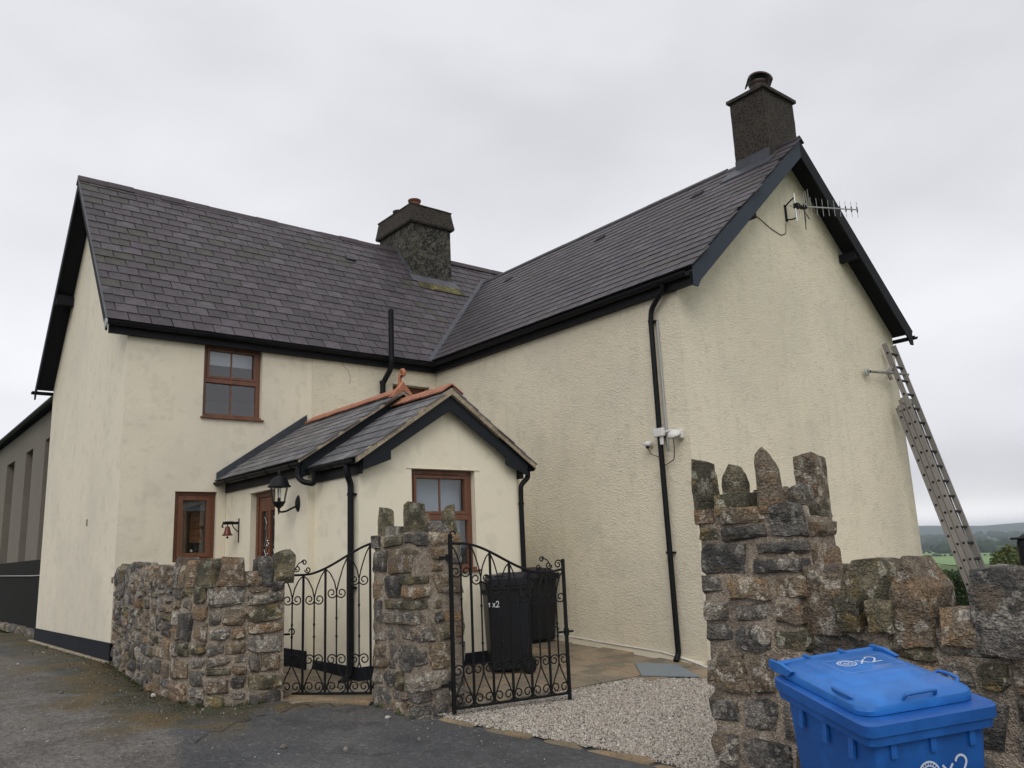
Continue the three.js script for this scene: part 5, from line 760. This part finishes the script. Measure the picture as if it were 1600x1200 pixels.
// ───────────────────────── iron gates: x runs from the hinge to the latch
const spiral = (r0, turns, dir, r = 0.0070) => { const p = []; for (let i = 0; i <= 26; i++) { const t = i / 26, a = dir * t * turns * 6.2832, q = r0 * (1 - 0.72 * t); p.push(V(Math.cos(a) * q, Math.sin(a) * q, 0)); } return tube(p, r, 34, 5); };
const scrollUp = [spiral(0.056, 1.3, 1), spiral(0.056, 1.3, -1)];
function gate(label, at, turn, L, topH) {
  const t = thing('iron_gate', label, 'gate', at, 'black scrolled iron gates', turn), n = Math.round(L / 0.222), b = L / n, bar = (x, y0, y1, w) => bx(x - w / 2, x + w / 2, y0, y1, -w / 2, w / 2);
  const rail = (x) => { const f = x / L; return lerp(topH - 0.09, topH - 0.40, ss(0.08, 0.80, f)) + 0.02 * ss(0.88, 1, f); };
  const hp = lp(t, 'hinge_post', bar(0, -0.03, topH, 0.032), M.iron); lp(hp, 'post_curl', new THREE.TorusGeometry(0.028, 0.008, 6, 16, 4.6).translate(0.03, topH - 0.005, 0), M.iron);
  for (const y of [0.22, topH - 0.22]) lp(hp, 'hinge', merge([bx(-0.12, 0, y - 0.016, y + 0.016, -0.012, 0.012, 0.003), new THREE.CylinderGeometry(0.018, 0.018, 0.07, 10).translate(-0.03, y, 0)]), M.iron);
  const lpst = lp(t, 'latch_post', bar(L, -0.05, rail(L) + 0.10, 0.028), M.iron); lp(lpst, 'latch', merge([bx(L - 0.10, L + 0.08, 0.58, 0.60, -0.012, 0.012, 0.003), bx(L - 0.02, L + 0.02, 0.555, 0.625, -0.022, 0.022, 0.004), new THREE.TorusGeometry(0.03, 0.007, 6, 14, 4.2).translate(L - 0.12, 0.615, 0)]), M.iron);
  lp(t, 'bottom_rail', bx(0, L, 0.0, 0.022, -0.013, 0.013, 0.003), M.iron);
  { const p = []; for (let i = 0; i <= 24; i++) p.push(V(L * i / 24, rail(L * i / 24), 0)); lp(t, 'top_rail', tube(p, 0.013, 48, 6), M.iron); }
  for (let k = 1; k < n; k++) lp(t, 'bar', bar(k * b, 0.01, rail(k * b), 0.019), M.iron);
  for (let k = 0; k < n; k++) {
    const c = (k + 0.5) * b, yt = Math.min(rail(k * b), rail((k + 1) * b)), y1 = yt - 0.24, q = lp(t, 'thin_bar', merge([bar(c, 0.30, y1, 0.012), new THREE.SphereGeometry(0.013, 8, 6).scale(1, 1.6, 1).translate(c, 0.56, 0), new THREE.SphereGeometry(0.013, 8, 6).scale(1, 1.6, 1).translate(c, y1 - 0.26, 0)]), M.iron); void q;
    for (const s of [-1, 1]) {
      lp(t, 'arch_bar', tube([[c, y1, 0], [c + s * b * 0.10, y1 + 0.10, 0], [c + s * b * 0.30, (y1 + rail(c + s * b / 2)) / 2 + 0.07, 0], [c + s * b * 0.5, rail(c + s * b / 2) - 0.01, 0]], 0.0072, 16, 5), M.iron);
      lp(t, 'scroll', scrollUp[s > 0 ? 0 : 1], M.iron, [c + s * 0.053, y1 - 0.01, 0], [0, 0, s > 0 ? Math.PI : 0]);
      lp(t, 'foot_bar', tube([[c, 0.31, 0], [c + s * b * 0.08, 0.25, 0], [c + s * b * 0.36, 0.12, 0], [c + s * b * 0.5, 0.02, 0]], 0.0072, 14, 5), M.iron);
      lp(t, 'scroll', scrollUp[s > 0 ? 1 : 0], M.iron, [c + s * 0.053, 0.335, 0], [0, 0, s > 0 ? Math.PI : 0]); lp(t, 'scroll', scrollUp[s > 0 ? 0 : 1], M.iron, [c + s * 0.05, 0.075, 0], [0, 0, s > 0 ? -1.57 : -1.57 + Math.PI * 0]);
    }
  }
  const yr = rail(L) + 0.0; lp(t, 'crest_scroll', merge([spiral(0.046, 1.3, 1).translate(L - 0.06, yr + 0.05, 0), spiral(0.036, 1.3, -1).translate(L - 0.17, yr + 0.045, 0), tube([[L - 0.13, yr + 0.02, 0], [L - 0.19, yr + 0.10, 0], [L - 0.24, yr + 0.12, 0]], 0.0062, 12, 5), spiral(0.03, 1.2, 1).translate(L - 0.25, yr + 0.105, 0), spiral(0.034, 1.3, -1).translate(L - 0.29, yr + 0.03, 0)]), M.iron);
  return t;
}
gate('small scrolled iron gate shut between low stone wall and pillar', [-3.79, 0.34, -0.90], Math.atan2(0.94, -0.78), 1.22, 1.58);
gate('scrolled iron gate standing open over the gravel in front of black bins', [-3.70, 0.275, 0.0], -Math.atan2(0.22, 1.25), 1.25, 1.58);
// ───────────────────────── wheelie bins
function loft(rings, k = 5) {            // rings of rounded rectangles, bottom to top: [y, width, depth, corner radius, z offset, x offset]
  const P = [], I = []; let n = 0;
  for (const [y, w, d, r, oz = 0, ox = 0] of rings) { n = 0; for (const [sx, sz, a0] of [[1, 1, 0], [-1, 1, 1], [-1, -1, 2], [1, -1, 3]]) for (let i = 0; i <= k; i++) { const a = (a0 + i / k) * Math.PI / 2; P.push(ox + sx * (w / 2 - r) + Math.cos(a) * r, y, oz + sz * (d / 2 - r) + Math.sin(a) * r); n++; } }
  for (let j = 0; j < rings.length - 1; j++) for (let i = 0; i < n; i++) { const a = j * n + i, b = j * n + (i + 1) % n; I.push(a, a + n, b, b, a + n, b + n); }
  const t = (rings.length - 1) * n; for (let i = 1; i < n - 1; i++) { I.push(0, i, i + 1); I.push(t, t + i + 1, t + i); }
  let g = new THREE.BufferGeometry(); g.setAttribute('position', new THREE.Float32BufferAttribute(P, 3)); g.setIndex(I); g = toCreasedNormals(g, 0.5); return boxUv(g);
}
function printed(draw, w, h) { const c = document.createElement('canvas'); c.width = w; c.height = h; const x = c.getContext('2d'); x.clearRect(0, 0, w, h); draw(x); const t = new THREE.CanvasTexture(c); t.colorSpace = THREE.SRGBColorSpace; return t; }
const emblem = (x, cx, cy, r) => { x.lineWidth = r * 0.16; x.beginPath(); x.arc(cx, cy, r, 0.5, 6.6); x.stroke(); x.lineWidth = r * 0.1; x.beginPath(); x.arc(cx, cy, r * 0.66, 0, 6.3); x.stroke(); x.lineWidth = r * 0.09; for (let k = 0; k < 9; k++) { const a = 3.4 + k * 0.32; x.beginPath(); x.moveTo(cx + Math.cos(a) * r * 0.74, cy + Math.sin(a) * r * 0.74); x.lineTo(cx + Math.cos(a) * r * 0.92, cy + Math.sin(a) * r * 0.92); x.stroke(); } x.lineWidth = r * 0.13; x.beginPath(); x.moveTo(cx - r * 0.4, cy + r * 0.12); x.lineTo(cx - r * 0.1, cy - r * 0.22); x.lineTo(cx + r * 0.08, cy + r * 0.05); x.lineTo(cx + r * 0.4, cy - r * 0.2); x.moveTo(cx - r * 0.25, cy + r * 0.35); x.lineTo(cx + r * 0.3, cy + r * 0.25); x.stroke(); };
const inkX2 = printed((x) => { x.strokeStyle = x.fillStyle = 'rgba(220,228,236,0.74)'; x.lineCap = 'round'; emblem(x, 120, 130, 84); x.lineWidth = 17; x.beginPath(); x.moveTo(238, 92); x.lineTo(318, 190); x.moveTo(316, 92); x.lineTo(234, 192); x.stroke(); x.beginPath(); x.arc(392, 82, 44, 3.4, 6.9); x.quadraticCurveTo(400, 160, 352, 196); x.lineTo(446, 190); x.stroke(); }, 512, 256);
const inkSmall = printed((x) => { x.strokeStyle = 'rgba(226,230,228,0.95)'; x.lineCap = 'round'; x.lineWidth = 20; x.beginPath(); x.arc(60, 128, 44, 3.6, 8.2); x.stroke(); x.beginPath(); x.arc(70, 128, 14, 0, 6.3); x.stroke(); x.beginPath(); x.moveTo(180, 92); x.lineTo(262, 186); x.moveTo(260, 92); x.lineTo(176, 190); x.stroke(); x.beginPath(); x.arc(350, 84, 44, 3.4, 6.9); x.quadraticCurveTo(360, 160, 308, 190); x.lineTo(410, 188); x.stroke(); }, 512, 256);
const labelTex = printed((x) => { x.strokeStyle = 'rgba(205,214,224,0.5)'; x.lineWidth = 3; x.strokeRect(12, 12, 488, 232); x.fillStyle = 'rgba(220,224,226,0.35)'; for (let k = 0; k < 5; k++) x.fillRect(250, 190 + k * 9, 200 - k * 22, 3); }, 512, 256);
const decal = (t) => std({ map: t, transparent: true, roughness: 0.6, polygonOffset: true, polygonOffsetFactor: -1 });
function bin(name, label, group, body, lid) {
  const t = thing(name, label, 'wheelie bin', [0, 0, 0], group);
  const b = lp(t, 'bin_body', loft([[0.05, 0.42, 0.46, 0.05, 0.02], [0.065, 0.45, 0.50, 0.05, 0.02], [0.30, 0.47, 0.545, 0.05, 0.01], [0.93, 0.515, 0.635, 0.05, 0.0], [0.93, 0.50, 0.62, 0.05, 0]]), body);
  const rim = lp(t, 'rim', loft([[0.885, 0.535, 0.655, 0.06], [0.885, 0.560, 0.680, 0.045], [0.918, 0.564, 0.684, 0.045], [0.922, 0.582, 0.702, 0.045], [0.964, 0.584, 0.704, 0.045], [0.970, 0.574, 0.694, 0.057], [0.970, 0.54, 0.66, 0.05]]), body); void rim;
  for (const s of [-1, 1]) for (const z of [-0.16, 0.02, 0.2]) lp(b, 'rib', bx(-0.006, 0.006, -0.085, 0.0, -0.016, 0.016).rotateZ(s * 0.08).translate(s * 0.262, 0.885, z), body);
  for (const x of [-0.17, 0.0, 0.17]) lp(b, 'rib', bx(-0.012, 0.012, -0.06, 0.0, -0.008, 0.008).translate(x, 0.885, 0.318), body);
  const l = lp(t, 'lid', loft([[0.971, 0.48, 0.60, 0.07, -0.04], [0.973, 0.515, 0.635, 0.075, -0.035], [0.990, 0.52, 0.64, 0.075, -0.035], [1.006, 0.512, 0.632, 0.075, -0.035], [1.014, 0.494, 0.614, 0.07, -0.035], [1.030, 0.43, 0.55, 0.07, -0.04], [1.036, 0.36, 0.48, 0.06, -0.05], [1.037, 0.2, 0.3, 0.05, -0.06]]), lid);
  lp(l, 'lid_panel', loft([[1.030, 0.37, 0.42, 0.04, -0.075], [1.050, 0.31, 0.33, 0.03, -0.085], [1.054, 0.29, 0.31, 0.03, -0.085]]), lid);
  for (const s of [-1, 1]) lp(l, 'lid_handle', tube([[s * 0.225, 1.012, 0.06], [s * 0.245, 1.028, 0.075], [s * 0.25, 1.030, 0.13], [s * 0.245, 1.028, 0.185], [s * 0.225, 1.012, 0.20]], 0.0075, 18, 7), lid);
  lp(l, 'lid_handle', tube([[-0.07, 1.015, 0.27], [-0.06, 1.036, 0.285], [0.06, 1.036, 0.285], [0.07, 1.015, 0.27]], 0.0075, 16, 7), lid);
  lp(t, 'hinge_bar', merge([new THREE.CylinderGeometry(0.016, 0.016, 0.54, 12).rotateZ(Math.PI / 2).translate(0, 1.004, -0.385), ...[-0.26, -0.09, 0.09, 0.26].map((x) => slab([[-0.41, 1.0], [-0.40, 1.028], [-0.30, 1.034], [-0.2, 1.022], [-0.24, 0.99], [-0.36, 0.98]], x - 0.009, x + 0.009, 'x', [], 0.003))]), lid);
  lp(t, 'axle', new THREE.CylinderGeometry(0.012, 0.012, 0.56, 10).rotateZ(Math.PI / 2).translate(0, 0.1, -0.24), M.rubber);
  for (const s of [-1, 1]) { const w = lp(t, 'wheel', new THREE.LatheGeometry([[0.055, -0.02], [0.092, -0.024], [0.1, -0.014], [0.1, 0.014], [0.092, 0.024], [0.055, 0.02]].map((p) => new THREE.Vector2(...p)), 26).rotateZ(Math.PI / 2).translate(s * 0.265, 0.1, -0.24), M.rubber); lp(w, 'wheel_hub', new THREE.CylinderGeometry(0.056, 0.056, 0.03, 20).rotateZ(Math.PI / 2).translate(s * 0.265, 0.1, -0.24), body); }
  return t;
}
{
  const b = bin('wheelie_bin', 'blue recycling wheelie bin with white x2 markings, in front of the stone wall', 'wheelie bins', M.blue, M.blueLid);
  const A = V(-4.845, 1.027, 4.196), B = V(-5.152, 0.942, 4.774), C = V(-4.652, 0.982, 5.045), Z = B.clone().sub(A).normalize(), X = C.clone().sub(B).addScaledVector(Z, -C.clone().sub(B).dot(Z)).normalize(), Y = Z.clone().cross(X);
  const mid = A.clone().add(C).multiplyScalar(0.5);
  b.quaternion.setFromRotationMatrix(new THREE.Matrix4().makeBasis(X, Y, Z)); b.position.copy(mid).addScaledVector(Y, -0.94);
  lp(b, 'painted_mark', new THREE.PlaneGeometry(0.235, 0.118).rotateX(-Math.PI / 2).translate(0.0, 1.0555, -0.10), decal(inkX2)); lp(b, 'label', new THREE.PlaneGeometry(0.29, 0.20).rotateX(-Math.PI / 2).translate(0.0, 1.0550, -0.07), decal(labelTex));
  lp(b, 'painted_mark', new THREE.PlaneGeometry(0.265, 0.132).rotateX(-0.08).translate(0.045, 0.745, 0.3165), decal(inkX2));
}
{
  const b = bin('wheelie_bin', 'black wheelie bin with white painted x2, seen through the open gate', 'wheelie bins', M.binBlack, M.binLid); b.scale.set(0.84, 1.07, 0.82); b.position.set(-2.06, 0.305, -1.24); b.rotation.y = Math.atan2(-0.88, -0.47);
  lp(b, 'painted_mark', new THREE.PlaneGeometry(0.20, 0.10).rotateY(Math.PI / 2).translate(0.258, 0.73, 0.215), decal(inkSmall));
  const c = bin('wheelie_bin', 'second black wheelie bin, further back against the long wall', 'wheelie bins', M.binBlack, M.binLid); c.position.set(-0.33, 0.385, -2.85); c.rotation.y = 0;
}
// ───────────────────────── outbuilding behind the left gable
{
  const t = thing('outbuilding', 'grey rendered outbuilding with tall recesses and black base, behind the house', 'outbuilding', [-5.0, 0.46, -18]);
  const grey = std({ map: scaled(T.wash, 4.3), bumpMap: scaled(T.smooth, 1.3), bumpScale: 0.008, roughness: 0.95, color: lin(0.205, 0.193, 0.196) }), dark = grey, tar = dull({ color: lin(0.010, 0.009, 0.008), roughness: 0.85, bumpMap: scaled(T.smooth, 0.9), bumpScale: 0.01 });
  wp(t, 'wall', bx(-4.62, -4.5, 0.1, 5.05, -26, -11.02), dark);
  let a = -11.02; const cuts = [[-12.35, -13.1], [-14.5, -15.4], [-17.0, -18.2], [-20.2, -21.4], [-23.4, -24.6], [-26, -26]];
  for (const [c0, c1] of cuts) { wp(t, 'pier', bx(-5.0, -4.621, 1.92, 5.0, c0, a), grey); if (c1 < c0) wp(t, 'lintel', bx(-5.0, -4.621, 4.42, 5.0, c1 + 0.001, c0 - 0.001), grey); a = c1; }
  wp(t, 'tarred_base', bx(-5.03, -4.622, 0.1, 1.918, -26, -11.06), tar); wp(t, 'rail', tube([[-5.05, 1.62, -11.3], [-5.05, 1.6, -13], [-5.05, 1.62, -18], [-5.05, 1.6, -25]], 0.012, 20, 6), M.conduit);
  wp(t, 'gable_wall', bx(-4.999, -0.5, 0.1, 5.0, -26.2, -26.001), grey);
  { const p = []; const n = 160; for (let i = 0; i <= n; i++) { const z = lerp(-26.2, -11.05, i / n); p.push([z, 5.06 + 0.02 * Math.sin(i * 1.57)]); } const back = p.slice().reverse().map(([z, y]) => [z, y - 0.012]); const g = slab([...p, ...back], 0, 3.4, 'x'); g.applyMatrix4(new THREE.Matrix4().makeRotationZ(0.42)); g.translate(-5.14 + 5.06 * Math.sin(0.42), 5.06 - 5.06 * Math.cos(0.42), 0); wp(t, 'roof', g, M.blackMatt); }
  wp(t, 'gutter', gutterGeo([-5.2, 5.04, -26], [-5.2, 5.04, -11.1], 0.05), M.black);
  const r = rng(311); for (let k = 0; k < 14; k++) { const z = -11.4 - k * 0.42; stonePart(t, stoneGeo(0.38, 0.16, 0.16, 850 + k, { jit: 0.12, sub: 1 }), anyStone(r), -5.12, gh(-5.1, z) + 0.06, z, -Math.PI / 2, 'kerb_stone'); }
}
// ───────────────────────── garden and far land on the right
const leafGeo = new THREE.PlaneGeometry(1, 1, 2, 2); { const q = leafGeo.attributes.position; for (let i = 0; i < q.count; i++) { const x = q.getX(i), y = q.getY(i); q.setXYZ(i, x * (1 - 1.2 * y * y), y, 0.22 * x * x - 0.12 * y * y); } leafGeo.computeVertexNormals(); }
function leaves(parent, name, n, seed, s0, s1, where, cols) {
  const r = rng(seed), im = new THREE.InstancedMesh(leafGeo, new THREE.MeshPhysicalMaterial({ roughness: 0.8, transmission: 0.3, thickness: 0, side: THREE.DoubleSide }), n), o = new THREE.Object3D(), c = new THREE.Color();
  for (let k = 0; k < n; k++) { const p = where(r); const s = lerp(s0, s1, r()); o.position.set(...p); o.rotation.set((r() - 0.5) * 2.6, r() * 6.3, (r() - 0.5) * 2.6); o.scale.set(s * 0.6, s, s); o.updateMatrix(); im.setMatrixAt(k, o.matrix); const w = 0.7 + 0.6 * r(); c.setRGB(...pick(cols, r).map((e) => e * w)); im.setColorAt(k, c); }
  im.name = name; im.userData.kind = 'stuff'; im.castShadow = im.receiveShadow = true; parent.add(im); return im;
}
{
  const h = thing('hedge', 'dark clipped evergreen hedge behind the stone wall, left of the ladder foot', 'hedge', [9, 0.05, -1.4]);
  lp(h, 'hedge_core', boxUv(toCreasedNormals(new THREE.BoxGeometry(0.9, 0.72, 2.5, 6, 5, 12).translate(0, 0.38, -0.05), 0.5)), std({ color: lin(0.032, 0.062, 0.017), roughness: 1 }));
  for (const z of [-1.0, 0, 1.0]) lp(h, 'stem', new THREE.CylinderGeometry(0.02, 0.03, 0.7, 7).translate(0, 0.35, z), std({ color: lin(0.05, 0.035, 0.02), roughness: 1 }));
  leaves(h, 'foliage', 5200, 61, 0.035, 0.07, (r) => { const f = r(), b = (fbm(f * 2, r(), 9, 2, 5) - 0.5) * 0.14; const z = -1.35 + 2.65 * r(); if (f < 0.6) return [-0.47 - 0.06 * r() + b, 0.02 + 0.86 * r(), z]; if (f < 0.9) return [-0.5 + r(), 0.74 + 0.13 * r() + b + 0.05 * Math.sin(z * 5), z]; return [-0.5 + r(), 0.05 + 0.8 * r(), 1.22 + 0.08 * r()]; }, [[0.03, 0.06, 0.016], [0.045, 0.085, 0.02], [0.02, 0.042, 0.014]]);
  const b = thing('shrub', 'loose yellow green shrub behind the stone wall, right of the ladder', 'shrub', [6.2, 0.0, 1.22]);
  for (let k = 0; k < 9; k++) { const a = k * 0.7; lp(b, 'stem', tube([[0, 0, 0], [0.08 * Math.cos(a), 0.6, 0.08 * Math.sin(a)], [0.2 * Math.cos(a), 1.0, 0.2 * Math.sin(a)], [0.26 * Math.cos(a), 1.28 - 0.06 * (k % 3), 0.26 * Math.sin(a)]], 0.009, 10, 5), std({ color: lin(0.05, 0.04, 0.02), roughness: 1 })); }
  leaves(b, 'foliage', 8200, 62, 0.02, 0.05, (r) => { const a = r() * 6.28, q = Math.acos(2 * r() - 1), R = 0.12 + 0.19 * Math.cbrt(r()) * (0.7 + 0.6 * fbm(a / 6.28, q / 3.2, 6, 2, 9)); const low = r() < 0.62, y = low ? 0.12 + 0.95 * r() : 1.1 + 1.1 * R * Math.cos(q), S = low ? (0.3 + 0.06 * Math.sin(a * 5 + y * 9)) * (0.75 + 0.25 * y) / Math.max(R, 0.1) * Math.sqrt(0.4 + 0.6 * r()) : Math.sin(q); return [R * S * Math.cos(a) * 1.1, y, R * S * Math.sin(a) * 1.05]; }, [[0.09, 0.12, 0.025], [0.06, 0.10, 0.02], [0.13, 0.14, 0.03], [0.05, 0.075, 0.02]]);
  const p = thing('washing_line_post', 'thin dark green post with a wire, rising behind the hedge', 'post', [9.6, 0.0, -1.05]);
  lp(p, 'post', new THREE.CylinderGeometry(0.03, 0.035, 1.72, 10).translate(0, 0.84, 0), std({ color: lin(0.03, 0.035, 0.03), roughness: 0.7 })); lp(p, 'cross_arm', bx(-0.02, 0.02, 1.66, 1.70, -0.12, 0.12, 0.005), std({ color: lin(0.03, 0.035, 0.03), roughness: 0.7 })); lp(p, 'wire', tube([[-0.4, 1.26, -0.75], [-0.2, 1.1, -0.4], [0.1, 1.0, 0.1], [0.4, 0.93, 0.6]], 0.006, 16, 5), M.castIron);
  const k = thing('plastic_housing', 'black rounded plastic housing just beyond the wall at the right edge', 'box', [-3.1, 0.0, 4.88]);
  lp(k, 'housing', new RoundedBoxGeometry(0.2, 0.24, 0.42, 4, 0.06).translate(0, 1.525, 0), M.binBlack); lp(k, 'housing_lid', new RoundedBoxGeometry(0.21, 0.012, 0.44, 2, 0.005).translate(0, 1.618, 0), M.binBlack); lp(k, 'stand', new THREE.CylinderGeometry(0.03, 0.03, 1.45, 10).translate(0, 0.71, 0), M.binBlack);
}
{ // woods and hedgerows across the valley
  const r = rng(77); let g = new THREE.IcosahedronGeometry(1, 2); { const q = g.attributes.position; for (let i = 0; i < q.count; i++) { const x = q.getX(i), y = q.getY(i), z = q.getZ(i), s = 0.72 + 0.6 * fbm(x * 0.4 + 2, y * 0.4 + z * 0.33 + 2, 9, 3, 7); q.setXYZ(i, x * s, y * s, z * s); } g.computeVertexNormals(); }
  const n = 2600, im = new THREE.InstancedMesh(g, std({ roughness: 1 }), n), o = new THREE.Object3D(), c = new THREE.Color(); let k = 0;
  while (k < n) {
    const az = lerp(0.75, 1.75, r()), R = 1050 * Math.pow(2.6, r()), hedge = r() < 0.3; let rr = R, a2 = az; if (hedge) { rr = [300, 460, 640, 1000, 1150, 1300][Math.floor(r() * 6)] * (1 + 0.05 * Math.sin(az * 9)); } else if (fbm(az * 2, Math.log(R) * 0.7, 9, 3, 19) < 0.55 - 0.12 * ss(1300, 2400, R)) continue;
    const x = rr * Math.sin(a2), z = -rr * Math.cos(a2), s = (hedge ? 1.0 + 1.6 * r() * r() : 5 + 5 * r()); o.position.set(x, far.h(x, z) + s * 0.5, z); o.rotation.set(0, r() * 6.3, 0); o.scale.set(s * 1.2, s, s * 1.2); o.updateMatrix(); im.setMatrixAt(k, o.matrix); const w = 0.7 + 0.6 * r(); c.setRGB(0.035 * w, 0.06 * w, 0.025 * w); im.setColorAt(k, c); k++;
  }
  im.name = 'far_woods'; im.userData = { kind: 'stuff', label: 'woods and hedgerows across the valley on the right', category: 'woods' }; scene.add(im);
  // a few pale farm buildings
  const fm = (x0, z0, w, l, h, turn, lab) => { const y = far.h(x0, z0), t = thing('farmhouse', lab, 'farmhouse', [x0, y, z0], 'far farm buildings', turn); lp(t, 'wall', slab([[-w / 2, -1], [w / 2, -1], [w / 2, h], [0, h + w * 0.4], [-w / 2, h]], -l / 2, l / 2), std({ color: lin(0.6, 0.56, 0.5), roughness: 0.9 })); lp(t, 'roof', slab([[-w / 2 - 0.4, h - 0.3], [0, h + w * 0.42], [w / 2 + 0.4, h - 0.3], [w / 2 + 0.4, h], [0, h + w * 0.42 + 0.4], [-w / 2 - 0.4, h]], -l / 2 - 0.4, l / 2 + 0.4), std({ color: lin(0.12, 0.08, 0.07), roughness: 0.9 })); };
  fm(1040, -440, 8, 14, 5, 0.6, 'tiny pale farmhouse across the valley left of the ladder'); fm(1180, -370, 9, 16, 5, 1.2, 'tiny pale farmhouse across the valley right of the ladder');
}
{ // small weeds and grass in the angle between lane and walls
  const r = rng(97), spots = []; for (let k = 0; k < 30; k++) { const t = r() * (wallPath.length - 1.001), i = Math.floor(t), f = t - i; spots.push([lerp(wallPath[i][0], wallPath[i + 1][0], f) - 0.03 - 0.05 * r(), lerp(wallPath[i][1], wallPath[i + 1][1], f) + (i === 3 ? 0.06 : 0)]); } for (let k = 0; k < 6; k++) spots.push([-4.04 - 0.03 * r(), -0.85 + 0.7 * r()]); for (let k = 0; k < 7; k++) spots.push([-5.42 - 0.05 * r(), -6.2 - 3.5 * r()]);
  const gs = []; for (const [x, z] of spots) { const n = 5 + Math.floor(8 * r()), s = 0.02 + 0.045 * r(); for (let k = 0; k < n; k++) { const g = new THREE.PlaneGeometry(0.005 + 0.006 * r(), s, 1, 2), q = g.attributes.position; for (let i = 0; i < q.count; i++) { const y = q.getY(i) + s / 2; q.setXYZ(i, q.getX(i) * (1 - 0.8 * y / s), y, 0.7 * y * y / s); } g.rotateX(0.5 * r()); g.rotateY(r() * 6.3); g.translate(x + 0.04 * (r() - 0.5), gh(x, z), z + 0.04 * (r() - 0.5)); gs.push(g); } }
  const g = mergeGeometries(gs); g.computeVertexNormals(); const m = new THREE.Mesh(g, std({ color: lin(0.06, 0.085, 0.025), roughness: 0.9, side: THREE.DoubleSide })); m.name = 'weeds'; m.userData = { kind: 'stuff', label: 'small weeds and grass at the foot of the walls', category: 'weeds' }; scene.add(m);
}
scene.traverse((o) => { if (o.isMesh) { o.castShadow = true; o.receiveShadow = true; } });
renderer.render(scene, camera);
